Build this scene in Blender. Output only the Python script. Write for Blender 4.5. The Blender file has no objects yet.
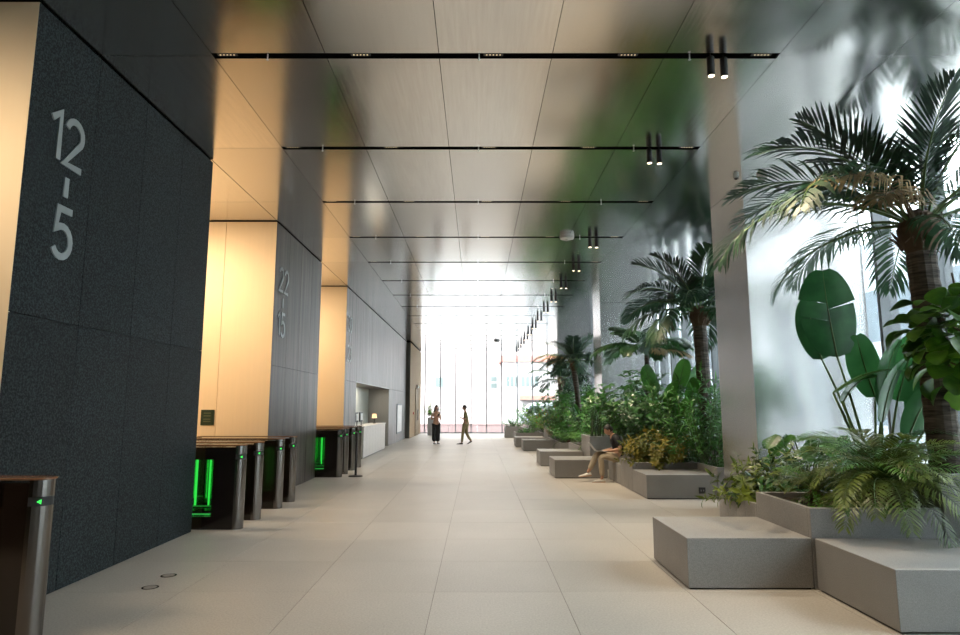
import bpy, bmesh, math, random
from mathutils import Vector, Matrix, Euler
SC = bpy.context.scene
COL = SC.collection
PI = math.pi
R = math.radians

# ------------------------------------------------------------------ camera
cam_d = bpy.data.cameras.new('camera'); cam = bpy.data.objects.new('camera', cam_d); COL.objects.link(cam)
cam_d.sensor_width = 36.0; cam_d.lens = 24.0; cam_d.shift_x = 0.003
cam_d.clip_end = 500
cam.location = (0, 0, 1.65); cam.rotation_euler = (R(90 + 7.96), 0, 0)
SC.camera = cam

# ------------------------------------------------------------------ world, exposure
W = bpy.data.worlds.new('overcast_sky'); SC.world = W; W.use_nodes = True
bg = W.node_tree.nodes['Background']
bg.inputs[0].default_value = (0.86, 0.94, 1.0, 1); bg.inputs[1].default_value = 12.0
SC.view_settings.view_transform = 'Standard'; SC.view_settings.look = 'None'
SC.view_settings.gamma = 1.0; SC.view_settings.use_curve_mapping = False
SC.view_settings.exposure = 0.55
SC.cycles.max_bounces = 10; SC.cycles.diffuse_bounces = 4; SC.cycles.glossy_bounces = 5
SC.cycles.transparent_max_bounces = 16; SC.cycles.sample_clamp_indirect = 8.0
SC.cycles.caustics_reflective = False; SC.cycles.caustics_refractive = False

EYE = 1.65
CEIL = 5.17
GX = 1.143          # paving module across
GY = 1.165          # paving module along
def gx(k): return -0.385 + GX * k          # k=-3 left wall .. 4 column line
XL = gx(-3); XR = gx(4)
SLOT0 = 6.05
YEND = 41.2
YBACK = -6.0
XFAC = 6.2

# warm strip lamps in the three lift passages (hung in their ceilings)
def area(name, loc, sx, sy, energy, col, rot=(0, 0, 0)):
    l = bpy.data.lights.new(name, 'AREA'); l.shape = 'RECTANGLE'; l.size = sx; l.size_y = sy
    l.energy = energy; l.color = col
    o = bpy.data.objects.new(name, l); COL.objects.link(o); o.location = loc; o.rotation_euler = rot
    return o
BLK = [(5.15, 8.85), (11.85, 15.40), (18.5, 34.5)]
WARM = (1.0, 0.76, 0.50)
for (ya, yb) in ((1.9, 5.15), (8.85, 11.85), (15.4, 18.5)):
    area('passage_strip_light', (-8.0, ya + 0.8, CEIL - 0.06), 5.0, 1.2, 165, WARM)
    area('passage_strip_light', (-5.6, ya + 0.5, CEIL - 0.06), 1.2, 0.4, 34, WARM)
area('desk_niche_light', (-4.35, 23.0, 2.36), 0.3, 4.5, 42, (1.0, 0.93, 0.78))

# ------------------------------------------------------------------ mesh helpers
class MB:
    def __init__(s): s.v = []; s.f = []; s.m = []
    def add(s, vs, fs, mi=0):
        o = len(s.v); s.v += [tuple(p) for p in vs]
        for f in fs: s.f.append([i + o for i in f]); s.m.append(mi)
    def box(s, x0, x1, y0, y1, z0, z1, mi=0):
        s.add([(x0,y0,z0),(x1,y0,z0),(x1,y1,z0),(x0,y1,z0),(x0,y0,z1),(x1,y0,z1),(x1,y1,z1),(x0,y1,z1)],
              [(0,3,2,1),(4,5,6,7),(0,1,5,4),(1,2,6,5),(2,3,7,6),(3,0,4,7)], mi)
    def tube(s, pts, rad, n=8, mi=0, cap=True):
        pts = [Vector(p) for p in pts]; N = len(pts)
        if not hasattr(rad, '__len__'): rad = [rad] * N
        up = Vector((0, 0, 1)); vs = []; u = None
        for i, p in enumerate(pts):
            t = (pts[min(i+1, N-1)] - pts[max(i-1, 0)]).normalized()
            if u is None:
                u = t.cross(up)
                if u.length < 1e-3: u = t.cross(Vector((1, 0, 0)))
            u = (u - t * u.dot(t)).normalized(); w = t.cross(u)
            for k in range(n):
                a = 2 * PI * k / n
                vs.append(p + (u * math.cos(a) + w * math.sin(a)) * rad[i])
        fs = []
        for i in range(N - 1):
            for k in range(n):
                fs.append((i*n+k, i*n+(k+1) % n, (i+1)*n+(k+1) % n, (i+1)*n+k))
        if cap: fs.append(tuple(range(n))[::-1]); fs.append(tuple((N-1)*n+k for k in range(n)))
        s.add(vs, fs, mi)
    def lathe(s, prof, n=20, mi=0, c=(0, 0)):
        vs = []; fs = []
        for (r, z) in prof:
            for k in range(n):
                a = 2*PI*k/n; vs.append((c[0]+r*math.cos(a), c[1]+r*math.sin(a), z))
        for i in range(len(prof)-1):
            for k in range(n): fs.append((i*n+k, i*n+(k+1) % n, (i+1)*n+(k+1) % n, (i+1)*n+k))
        fs.append(tuple(range(n))[::-1]); fs.append(tuple((len(prof)-1)*n+k for k in range(n)))
        s.add(vs, fs, mi)
    def prism(s, poly, z0, z1, mi=0):
        n = len(poly)
        s.add([(x, y, z0) for x, y in poly] + [(x, y, z1) for x, y in poly],
              [tuple(range(n))[::-1], tuple(range(n, 2*n))] + [(i, (i+1) % n, n+(i+1) % n, n+i) for i in range(n)], mi)
    def mesh(s, name, mats, smooth=False, bevel=0):
        me = bpy.data.meshes.new(name); me.from_pydata(s.v, [], s.f); me.update()
        for m in (mats if isinstance(mats, (list, tuple)) else [mats]): me.materials.append(m)
        for p, mi in zip(me.polygons, s.m): p.material_index = mi; p.use_smooth = smooth
        if bevel:
            bm = bmesh.new(); bm.from_mesh(me)
            es = [e for e in bm.edges if len(e.link_faces) == 2 and e.calc_face_angle(0) > 0.6]
            bmesh.ops.bevel(bm, geom=es, offset=bevel, segments=1, affect='EDGES', profile=0.6)
            bm.to_mesh(me); bm.free()
        return me
    def obj(s, name, mats, parent=None, smooth=False, bevel=0, loc=(0, 0, 0), rot=(0, 0, 0)):
        return put(name, s.mesh(name, mats, smooth, bevel), parent, loc, rot)
def put(name, me, parent=None, loc=(0, 0, 0), rot=(0, 0, 0), sc=None):
    o = bpy.data.objects.new(name, me); COL.objects.link(o); o.parent = parent
    o.location = loc; o.rotation_euler = rot
    if sc is not None: o.scale = sc if hasattr(sc, '__len__') else (sc, sc, sc)
    return o
def boxo(name, b, mat, parent=None, bevel=0, loc=(0, 0, 0)):
    m = MB(); m.box(*b); return m.obj(name, mat, parent, bevel=bevel, loc=loc)
def tag(o, label=None, cat=None, group=None, kind=None):
    if label: o['label'] = label
    if cat: o['category'] = cat
    if group: o['group'] = group
    if kind: o['kind'] = kind
    return o
def thing(name, label, cat, loc=(0, 0, 0), rz=0, group=None):
    return tag(put(name, None, None, loc, (0, 0, rz)), label, cat, group)
def copy_tree(o, parent=None):
    c = o.copy(); COL.objects.link(c); c.parent = parent
    for ch in list(o.children): copy_tree(ch, c)
    return c

# ------------------------------------------------------------------ materials
def newmat(name):
    m = bpy.data.materials.new(name); m.use_nodes = True
    nt = m.node_tree; b = nt.nodes['Principled BSDF']
    return m, nt, b
def N(nt, t, **kw):
    n = nt.nodes.new(t)
    for k, v in kw.items(): setattr(n, k, v)
    return n
def ramp(nt, fac, stops):
    r = N(nt, 'ShaderNodeValToRGB'); e = r.color_ramp.elements
    while len(e) < len(stops): e.new(0.5)
    for el, (p, c) in zip(e, stops): el.position = p; el.color = (*c, 1)
    nt.links.new(fac, r.inputs[0]); return r.outputs[0]
def coords(nt, scale=(1, 1, 1), kind='Object', world=False):
    mp = N(nt, 'ShaderNodeMapping'); mp.inputs['Scale'].default_value = scale
    if world:
        g = N(nt, 'ShaderNodeNewGeometry'); nt.links.new(g.outputs['Position'], mp.inputs[0])
    else:
        tc = N(nt, 'ShaderNodeTexCoord'); nt.links.new(tc.outputs[kind], mp.inputs[0])
    return mp.outputs[0]
def noise(nt, vec, scale, detail=3, rough=0.55):
    n = N(nt, 'ShaderNodeTexNoise'); n.inputs['Scale'].default_value = scale
    n.inputs['Detail'].default_value = detail; n.inputs['Roughness'].default_value = rough
    nt.links.new(vec, n.inputs['Vector']); return n.outputs['Fac']
def bump(nt, b, h, strength=0.2, dist=0.01):
    bp = N(nt, 'ShaderNodeBump'); bp.inputs['Strength'].default_value = strength; bp.inputs['Distance'].default_value = dist
    nt.links.new(h, bp.inputs['Height']); nt.links.new(bp.outputs[0], b.inputs['Normal'])
def mixc(nt, a, bcol, fac):
    m = N(nt, 'ShaderNodeMix', data_type='RGBA')
    for s, i in ((fac, 0), (a, 6), (bcol, 7)):
        if hasattr(s, 'is_output'): nt.links.new(s, m.inputs[i])
        else: m.inputs[i].default_value = s if not hasattr(s, '__len__') else (*s, 1)
    return m.outputs[2]
def plain(name, col, rough=0.5, metal=0.0, emit=None, es=0, spec=None):
    m, nt, b = newmat(name)
    n = noise(nt, coords(nt), 9, 2)
    c = ramp(nt, n, [(0.3, tuple(x * 0.93 for x in col)), (0.7, tuple(min(1, x * 1.05) for x in col))])
    nt.links.new(c, b.inputs['Base Color'])
    b.inputs['Roughness'].default_value = rough; b.inputs['Metallic'].default_value = metal
    if spec is not None: b.inputs['Specular IOR Level'].default_value = spec
    if emit: b.inputs['Emission Color'].default_value = (*emit, 1); b.inputs['Emission Strength'].default_value = es
    return m
def metal(name, col, rough, stretch, var=0.06, rvar=0.08):
    m, nt, b = newmat(name)
    n = noise(nt, coords(nt, stretch, world=True), 30, 3)
    oi = N(nt, 'ShaderNodeObjectInfo')
    c = ramp(nt, n, [(0.3, tuple(x * (1 - var) for x in col)), (0.7, tuple(min(1, x * (1 + var)) for x in col))])
    c2 = mixc(nt, c, tuple(x * 0.9 for x in col), oi.outputs['Random'])
    nt.links.new(c2, b.inputs['Base Color'])
    mr = N(nt, 'ShaderNodeMapRange'); mr.inputs[3].default_value = rough - rvar/2; mr.inputs[4].default_value = rough + rvar/2
    nt.links.new(n, mr.inputs[0]); nt.links.new(mr.outputs[0], b.inputs['Roughness'])
    b.inputs['Metallic'].default_value = 1.0
    return m
def stone(name, c0, c1, rough, fine=160, coarse=1.2, spots=0.5, b_s=0.15, streak=None, rand=0.10, spec=0.5, lo=0.35, hi=0.65):
    m, nt, b = newmat(name)
    w = coords(nt, world=True)
    f = noise(nt, w, fine, 2, 0.7); g = noise(nt, w, coarse, 4)
    cf = ramp(nt, f, [(lo, c0), (hi, c1)]); b.inputs['Specular IOR Level'].default_value = spec
    mid = tuple((a + d) / 2 for a, d in zip(c0, c1))
    cg = ramp(nt, g, [(0.3, tuple(x * 0.85 for x in mid)), (0.7, tuple(x * 1.12 for x in mid))])
    c = mixc(nt, cg, cf, spots)
    if streak:
        st = noise(nt, coords(nt, streak, world=True), 6, 4)
        cs = ramp(nt, st, [(0.34, (0.40, 0.40, 0.41)), (0.66, (1.6, 1.55, 1.5))])
        mm = N(nt, 'ShaderNodeMix', data_type='RGBA', blend_type='MULTIPLY'); mm.inputs[0].default_value = 1
        nt.links.new(c, mm.inputs[6]); nt.links.new(cs, mm.inputs[7]); c = mm.outputs[2]
    oi = N(nt, 'ShaderNodeObjectInfo')
    hs = N(nt, 'ShaderNodeHueSaturation')
    mr = N(nt, 'ShaderNodeMapRange'); mr.inputs[3].default_value = 1 - rand; mr.inputs[4].default_value = 1 + rand
    nt.links.new(oi.outputs['Random'], mr.inputs[0]); nt.links.new(mr.outputs[0], hs.inputs['Value'])
    nt.links.new(c, hs.inputs['Color']); nt.links.new(hs.outputs[0], b.inputs['Base Color'])
    b.inputs['Roughness'].default_value = rough
    bump(nt, b, f, b_s, 0.004)
    return m
def glass(name, tint, refl=0.5, rough=0.0):
    m, nt, b = newmat(name); nt.nodes.remove(b)
    out = [n for n in nt.nodes if n.type == 'OUTPUT_MATERIAL'][0]
    tr = N(nt, 'ShaderNodeBsdfTransparent'); tr.inputs[0].default_value = (*tint, 1)
    gl = N(nt, 'ShaderNodeBsdfGlossy'); gl.inputs['Roughness'].default_value = rough
    fr = N(nt, 'ShaderNodeFresnel'); fr.inputs[0].default_value = 1.35
    mp = N(nt, 'ShaderNodeMath', operation='MULTIPLY'); mp.inputs[1].default_value = refl
    mx = N(nt, 'ShaderNodeMixShader')
    nt.links.new(fr.outputs[0], mp.inputs[0]); nt.links.new(mp.outputs[0], mx.inputs[0])
    nt.links.new(tr.outputs[0], mx.inputs[1]); nt.links.new(gl.outputs[0], mx.inputs[2]); nt.links.new(mx.outputs[0], out.inputs[0])
    return m
def leafmat(name, c0, c1, rough=0.38, trans=0.25, scale=6):
    m, nt, b = newmat(name)
    n = noise(nt, coords(nt), scale, 3)
    oi = N(nt, 'ShaderNodeObjectInfo')
    ad = N(nt, 'ShaderNodeMath', operation='ADD'); nt.links.new(n, ad.inputs[0])
    sb = N(nt, 'ShaderNodeMath', operation='MULTIPLY_ADD'); sb.inputs[1].default_value = 0.5; sb.inputs[2].default_value = -0.25
    nt.links.new(oi.outputs['Random'], sb.inputs[0]); nt.links.new(sb.outputs[0], ad.inputs[1])
    c = ramp(nt, ad.outputs[0], [(0.25, c0), (0.75, c1)])
    nt.links.new(c, b.inputs['Base Color']); b.inputs['Roughness'].default_value = rough
    tl = N(nt, 'ShaderNodeBsdfTranslucent'); nt.links.new(c, tl.inputs[0])
    mx = N(nt, 'ShaderNodeMixShader'); mx.inputs[0].default_value = trans
    out = [q for q in nt.nodes if q.type == 'OUTPUT_MATERIAL'][0]
    nt.links.new(b.outputs[0], mx.inputs[1]); nt.links.new(tl.outputs[0], mx.inputs[2]); nt.links.new(mx.outputs[0], out.inputs[0])
    return m
def emis(name, col, s):
    return plain(name, tuple(min(1, c) for c in col), 0.5, 0, col, s)

M = {}
M['paver'] = stone('floor_stone', (0.34, 0.31, 0.27), (0.51, 0.475, 0.42), 0.42, 60, 0.9, 0.6, 0.08, rand=0.05)
M['bench'] = stone('bench_granite', (0.15, 0.148, 0.144), (0.38, 0.37, 0.355), 0.55, 170, 2.0, 0.5, 0.06, rand=0.04)
M['granite'] = stone('dark_granite', (0.001, 0.002, 0.003), (0.042, 0.056, 0.060), 0.6, 55, 1.0, 0.92, 0.25, rand=0.12, spec=0.25, lo=0.42, hi=0.64)
M['granite_s'] = stone('striated_granite', (0.026, 0.022, 0.020), (0.115, 0.094, 0.084), 0.40, 80, 1.2, 0.5, 0.2, streak=(0.3, 1.2, 0.06), rand=0.15)
M['granite_s_lit'] = stone('striated_granite_lit', (0.045, 0.037, 0.034), (0.19, 0.155, 0.14), 0.42, 80, 1.2, 0.5, 0.2, streak=(0.3, 1.2, 0.06), rand=0.12)  # striated granite again, light from the end glazing painted in as a paler tone
M['ceil'] = metal('ceiling_anodised', (0.83, 0.825, 0.81), 0.16, (1, 0.05, 1))
M['col'] = metal('column_steel', (0.62, 0.61, 0.60), 0.24, (1, 1, 0.03))
M['bronze'] = metal('passage_champagne_metal', (0.88, 0.77, 0.60), 0.60, (1, 1, 0.03))
M['steel'] = metal('gate_steel', (0.17, 0.155, 0.14), 0.2, (1, 1, 0.03), 0.01, 0.02)
M['black'] = plain('black_powder_coat', (0.012, 0.012, 0.013), 0.5)
M['gap'] = plain('black_shadow_gap', (0.004, 0.004, 0.004), 0.9, spec=0.0)
M['darkglass'] = plain('gate_dark_bronze_gloss', (0.012, 0.007, 0.005), 0.12)
M['gatetop'] = plain('gate_brown_top', (0.16, 0.075, 0.035), 0.25)
M['white'] = plain('white_plastic', (0.75, 0.75, 0.73), 0.4)
M['greenled'] = emis('green_led', (0.05, 0.85, 0.10), 0.85)
M['greenlow'] = emis('green_edge_glow', (0.04, 0.5, 0.08), 0.35)
M['redled'] = emis('red_led', (1.0, 0.08, 0.05), 2.0)
M['warmdot'] = emis('warm_lamp_dot', (1.0, 0.78, 0.45), 0.7)
M['lens'] = emis('spot_lens', (1.0, 0.80, 0.55), 5.0)
M['glass'] = glass('clear_glass', (0.95, 0.97, 0.96), 0.7)
M['gateglass'] = glass('gate_glass', (0.75, 0.85, 0.78), 1.0)
M['mullion'] = plain('grey_mullion', (0.16, 0.17, 0.18), 0.5, 0.3)
M['numeral'] = plain('numeral_satin_metal', (0.42, 0.45, 0.45), 0.4, 0.3)
M['wood'] = plain('brown_wood_panel', (0.30, 0.20, 0.11), 0.7, spec=0.2)
M['soil'] = plain('dark_soil', (0.035, 0.024, 0.016), 0.95)
M['desk'] = plain('pale_desk_panel', (0.66, 0.62, 0.57), 0.35)
M['niche'] = plain('pale_niche_wall', (0.62, 0.60, 0.52), 0.5)
M['niche_d'] = metal('niche_side_metal', (0.30, 0.29, 0.28), 0.35, (1, 1, 0.03))
M['pave_out'] = plain('street_paving', (0.52, 0.52, 0.52), 0.9)

# ------------------------------------------------------------------ floor
m = MB(); m.box(-12, XFAC + 0.1, YBACK, YEND, -0.20, -0.004)
floor = tag(m.obj('floor', M['paver']), 'pale beige stone paving running the length of the lobby', None, None, 'structure')
m = MB(); m.box(-GX/2 + 0.0022, GX/2 - 0.0022, -GY/2 + 0.0022, GY/2 - 0.0022, -0.02, 0.0)
pv = m.mesh('paver', M['paver'], bevel=0.0015)
def row_y(j): return SLOT0 + GY * j
for j in range(-4, 31):
    for k in range(-3, 4):
        y = row_y(j) + GY/2
        if y + GY/2 > YEND - 0.05: continue
        put('paver', pv, floor, (gx(k) + GX/2, y, 0))
for j in (2, 3, 4):
    put('paver', pv, floor, (gx(4) + GX/2, row_y(j) + GY/2, 0))
# dark joint bed lines come from the gap between pavers over a dark bed
boxo('joint_bed', (XL, XR, 1.4, YEND - 0.1, -0.0039, -0.003), plain('joint_grout', (0.24, 0.21, 0.18), 0.9), floor)

# ------------------------------------------------------------------ ceiling
m = MB(); m.box(-12, XFAC + 0.1, YBACK, YEND, CEIL + 0.03, CEIL + 0.3)
ceiling = tag(m.obj('ceiling', M['gap']), 'mirror-like satin metal panel ceiling over the lobby', None, None, 'structure')
SW = 0.052   # half width of a light slot
def cpanel(w, l):
    q = MB(); q.box(-w/2 + 0.003, w/2 - 0.003, -l/2, l/2, 0, 0.022); return q.mesh('ceiling_panel', M['ceil'])
cp_slot = cpanel(GX, 2*GY - 2*SW); cp_joint = cpanel(GX, 2*GY - 0.006); cp_edge = cpanel(XFAC - gx(5), 2*GY - 0.006)
ROWS = list(range(-5, 15))
for j in ROWS:
    yc = SLOT0 + 2*GY*j + GY
    if j == ROWS[-1]: pass
    for k in range(-3, 5):
        put('ceiling_panel', cp_slot if -2 <= k <= 2 else cp_joint, ceiling, (gx(k) + GX/2, yc, CEIL))
    put('ceiling_panel', cp_edge, ceiling, ((gx(5) + XFAC)/2, yc, CEIL))
cpl = cpanel(4.1, 2*GY - 0.006)
for j in ROWS[:12]:
    for q in (0, 1):
        put('ceiling_panel', cpl, ceiling, (XL - 0.006 - 2.05 - 4.1*q, SLOT0 + 2*GY*j + GY, CEIL))

# light slots
def make_slot():
    t = thing('linear_light_slot', 'black recessed light slot running across the metal ceiling', 'ceiling light', (0, 0, CEIL), 0, 'black light slots across the ceiling')
    q = MB(); a, b = gx(-2), gx(3)
    q.box(a, b, -SW, SW, 0.022, 0.03); q.box(a, b, -SW, -SW + 0.004, 0, 0.022); q.box(a, b, SW - 0.004, SW, 0, 0.022)
    q.box(a - 0.004, a, -SW, SW, 0, 0.022); q.box(b, b + 0.004, -SW, SW, 0, 0.022)
    q.obj('channel', M['gap'], t)
    for c in (-2.53, -1.18, 0.165, 1.53, 2.88):
        h = MB(); h.box(c - 0.1, c + 0.1, -0.026, 0.026, 0.012, 0.022); hm = h.obj('lamp_module', M['black'], t)
        d = MB()
        for i in range(5):
            x = c - 0.068 + i*0.034; d.box(x - 0.006, x + 0.006, -0.006, 0.006, 0.009, 0.0125)
        tag(d.obj('lamp_dots', M['warmdot'], hm), kind='stuff')
    for c in (-2.12, 0.02, 2.15):
        h = MB(); h.lathe([(0.011, -0.045), (0.016, -0.04), (0.006, -0.036), (0.006, 0.022)], 8, 0, (c, 0.0)); h.obj('sprinkler', M['white'], t)
    return t
slot = make_slot(); SLOTS = []
for j in range(-2, 15):
    s = slot if j == -2 else copy_tree(slot)
    s.location.y = SLOT0 + 2*GY*j; SLOTS.append(s)
def make_spot():
    t = thing('spotlight', 'slim black cylinder spotlight hanging in a pair below a ceiling slot', 'spotlight', (0, 0, CEIL), 0, 'pairs of black cylinder spotlights')
    q = MB(); q.lathe([(0.008, 0.03), (0.008, -0.02)][::-1], 8); q.obj('stem', M['black'], t)
    q = MB(); q.lathe([(0.036, -0.215), (0.038, -0.21), (0.038, -0.02), (0.034, -0.015)], 16); q.obj('housing', M['black'], t, smooth=False)
    q = MB(); q.lathe([(0.029, -0.217), (0.029, -0.2155)], 16); q.obj('lens', M['lens'], t)
    return t
spot = make_spot(); first = True
for j in range(0, 15):
    if j == 2: continue
    for q, dx in enumerate((-0.07, 0.07)):
        s = spot if first else copy_tree(spot); first = False
        s.location = (2.43 + dx, SLOT0 + 2*GY*j + (0.02 if q else -0.0), CEIL)
        if q == 0: continue
    l = bpy.data.lights.new('spotlight_beam', 'SPOT'); l.energy = 330; l.color = (1.0, 0.80, 0.55); l.spot_size = R(66); l.spot_blend = 0.8; l.shadow_soft_size = 0.03
    o = bpy.data.objects.new('spotlight_beam', l); COL.objects.link(o); o.location = (2.43, SLOT0 + 2*GY*j, CEIL - 0.25); o.rotation_euler = (0, R(-13), 0)
for j in range(0, 15):
    for xx in (-1.18, 0.165, 1.53):
        l = bpy.data.lights.new('slot_downlight_beam', 'SPOT'); l.energy = 80; l.color = (1.0, 0.90, 0.78); l.spot_size = R(100); l.spot_blend = 0.8; l.shadow_soft_size = 0.06
        o = bpy.data.objects.new('slot_downlight_beam', l); COL.objects.link(o); o.location = (xx, SLOT0 + 2*GY*j, CEIL - 0.01)

# ------------------------------------------------------------------ left wall blocks
PANW = 0.925; ZJ = 2.42; ZT = CEIL - 0.02
def stone_face(parent, y0, y1, z0, z1, n, mat):
    w = (y1 - y0) / n
    q = MB(); q.box(0, 0.03, 0.003, w - 0.003, 0.003, z1 - z0 - 0.003)
    me = q.mesh('stone_panel', mat, bevel=0.002)
    for i in range(n): put('stone_panel', me, parent, (XL - 0.03, y0 + i*w, z0))
def near_face(parent, y, sgn, panels):
    for (xa, xb) in panels:
        q = MB(); q.box(xa + 0.003, xb - 0.003, -0.02 if sgn < 0 else 0, 0 if sgn < 0 else 0.02, 0, ZT)
        q.obj('metal_panel', M['bronze'], parent, loc=(0, y, 0))
NF = [(-4.78, XL), (-6.6, -4.78), (-8.4, -6.6), (-10.2, -8.4), (-12, -10.2)]
walls = []
for bi, (y0, y1) in enumerate(BLK):
    if bi < 2:
        w = boxo('wall_left', (-12, XL - 0.03, y0 + 0.02, y1 - 0.02, 0, CEIL), M['gap'])
        stone_face(w, y0, y1, 0.0, ZJ, 4, M['granite'] if bi == 0 else M['granite_s'])
        stone_face(w, y0, y1, ZJ, ZT, 4, M['granite'] if bi == 0 else M['granite_s'])
        near_face(w, y1 - 0.02, 1, NF)
        tag(w, ['dark granite wall block marked 12 - 5 with champagne metal ends', 'dark striated granite wall block marked 22 - 15'][bi], kind='structure')
    else:
        NA, NB = 20.3, 27.9
        q = MB(); q.box(-12, XL - 0.03, y0 + 0.02, NA - 0.03, 0, CEIL); q.box(-12, XL - 0.03, NA - 0.03, NB + 0.03, ZJ + 0.03, CEIL)
        q.box(-12, -4.73, NA - 0.03, NB + 0.03, 0, ZJ + 0.03); q.box(-12, XL - 0.03, NB + 0.03, YEND, 0, CEIL)
        w = q.obj('wall_left', M['gap'])
        stone_face(w, y0, NA, 0, ZJ, 2, M['granite_s_lit']); stone_face(w, y0, NA, ZJ, ZT, 2, M['granite_s_lit'])
        stone_face(w, NA, NB, ZJ, ZT, 8, M['granite_s_lit'])
        stone_face(w, NB, y1, 0, ZJ, 6, M['granite_s_lit']); stone_face(w, NB, y1, ZJ, ZT, 6, M['granite_s_lit'])
        boxo('niche_back', (-4.73, -4.7, NA, NB, 0, ZJ), M['niche'], w)
        boxo('niche_far_side', (-4.7, XL, NB, NB + 0.03, 0, ZJ), M['niche_d'], w)
        boxo('niche_near_side', (-4.7, XL, NA - 0.03, NA, 0, ZJ), M['niche_d'], w)
        boxo('niche_soffit', (-4.7, XL, NA, NB, ZJ, ZJ + 0.03), M['niche_d'], w)
        tag(w, 'long striated granite wall marked 30 - 23 with the reception niche', kind='structure')
    near_face(w, y0 + 0.02, -1, NF)
    walls.append(w)
# wall beside the camera, behind the first passage, passage ends
w = boxo('wall_left', (-12, XL - 0.03, YBACK, 1.9, 0, CEIL), M['granite']); tag(w, 'dark granite wall before the first lift passage', kind='structure')
w = boxo('wall_back', (-12.2, -12, YBACK, YEND, 0, CEIL), M['bronze']); tag(w, 'champagne metal wall at the end of the lift passages', kind='structure')

# numerals, as bent flat strokes
def arc(cx, cz, rx, rz, a0, a1, n=14): return [(cx + rx*math.cos(R(a0 + (a1-a0)*i/n)), cz + rz*math.sin(R(a0 + (a1-a0)*i/n))) for i in range(n+1)]
GL = {'1': [[(0.02, 0.80), (0.26, 1.0), (0.26, 0.0)]],
      '2': [arc(0.28, 0.72, 0.25, 0.28, 165, -35) + [(0.02, 0.0), (0.56, 0.0)]],
      '5': [[(0.52, 1.0), (0.12, 1.0), (0.07, 0.55)] + arc(0.27, 0.32, 0.27, 0.32, 125, -150)],
      '0': [arc(0.27, 0.5, 0.26, 0.5, 90, 450, 26)],
      '3': [arc(0.26, 0.75, 0.23, 0.25, 160, -75) + arc(0.26, 0.27, 0.27, 0.27, 80, -160)],
      '|': [[(0.27, 0.0), (0.27, 0.42)]]}
def stroke(q, pts, wd, th):
    L = len(pts); P = [Vector((p[0], p[1])) for p in pts]
    lf = []; rt = []
    for i in range(L):
        d1 = (P[i] - P[i-1]).normalized() if i > 0 else (P[1] - P[0]).normalized()
        d2 = (P[i+1] - P[i]).normalized() if i < L-1 else d1
        n1 = Vector((-d1.y, d1.x)); n2 = Vector((-d2.y, d2.x)); nn = (n1 + n2)
        nn = nn.normalized() if nn.length > 1e-3 else n1
        k = min(1.6, 1 / max(0.4, nn.dot(n1)))
        lf.append(P[i] + nn*wd/2*k); rt.append(P[i] - nn*wd/2*k)
    vs = []
    for i in range(L):
        for (p, x) in ((lf[i], 0), (rt[i], 0), (lf[i], th), (rt[i], th)): vs.append((x, p.x, p.y))
    fs = []
    for i in range(L-1):
        a, b = 4*i, 4*i+4
        fs += [(a+2, a+3, b+3, b+2), (a, b, b+1, a+1), (a, a+2, b+2, b), (a+1, b+1, b+3, a+3)]
    fs += [(0, 1, 3, 2), (4*L-4, 4*L-2, 4*L-1, 4*L-3)]
    q.add(vs, fs)
def numerals(rows, y, ztop, h, label):
    t = thing('floor_number_sign', label, 'sign', (XL, y, ztop))
    z = 0
    for txt, hh, gap in rows:
        yy = 0 if len(txt) == 2 else h*0.34
        for ch in txt:
            q = MB()
            for p in GL[ch]: stroke(q, [(a*h*1.06, b*h) for a, b in p], 0.062, 0.012)
            q.obj('numeral', M['numeral'], t, loc=(0, yy, z - hh)); yy += h*(0.46 if ch == '1' else 0.75)
        z -= hh + gap
# placed by the wall's own coordinates: first block at y 5.35
NH = 0.44
numerals([('12', NH, 0.12), ('|', 0.19, 0.12), ('5', NH, 0)], 5.43, 4.32, NH, 'metal floor numbers 12 - 5 on the dark granite block')
numerals([('22', NH, 0.12), ('|', 0.19, 0.12), ('15', NH, 0)], 12.1, 4.32, NH, 'metal floor numbers 22 - 15 on the striated granite block')
numerals([('30', NH, 0.12), ('|', 0.19, 0.12), ('23', NH, 0)], 18.76, 4.32, NH, 'metal floor numbers 30 - 23 beside the reception niche')

# wood clad bay at the far left
q = MB(); q.box(XL, -3.62, 34.5, YEND - 0.1, 0, CEIL - 0.05); w = q.obj('wall_wood', M['gap']); tag(w, 'brown timber-clad bay beside the end glazing', kind='structure')
boxo('end_panel', (XL + 0.01, -3.60, 34.47, 34.5, 0, CEIL - 0.06), plain('dark_timber_edge', (0.10, 0.10, 0.085), 0.4), w)
yy = 34.5
for i in range(7):
    L = (YEND - 0.1 - 34.5) / 7
    if i in (3, 4): boxo('timber_panel', (-3.62, -3.59, yy + 0.01, yy + L - 0.01, 2.75, CEIL - 0.06), M['wood'], w)
    else: boxo('timber_panel', (-3.62, -3.59, yy + 0.01, yy + L - 0.01, 0, CEIL - 0.06), M['wood'], w)
    yy += L
L = (YEND - 0.1 - 34.5) / 7
d = boxo('door_1', (-3.62, -3.56, 34.5 + 3*L + 0.02, 34.5 + 5*L - 0.02, 0, 2.72), plain('door_timber', (0.28, 0.20, 0.12), 0.7, spec=0.2)); tag(d, 'tall timber double door in the clad bay', kind='structure')
for yd in (34.5 + 3*L + 0.05, 34.5 + 5*L - 0.1, 34.5 + 4*L): boxo('door_edge_strip', (-3.56, -3.545, yd, yd + 0.05, 0, 2.72), M['steel'], d)
for yd in (34.5 + 4*L - 0.12, 34.5 + 4*L + 0.15): 
    q = MB(); q.tube([(-3.56, yd, 0.9), (-3.50, yd, 0.9), (-3.50, yd, 1.5), (-3.56, yd, 1.5)], 0.014, 6); q.obj('door_handle', M['steel'], d)
t = thing('door_closer_lamp', 'white emergency light box above the timber double door', 'lamp', (-3.56, 34.5 + 3.6*L, 2.8))
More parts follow.
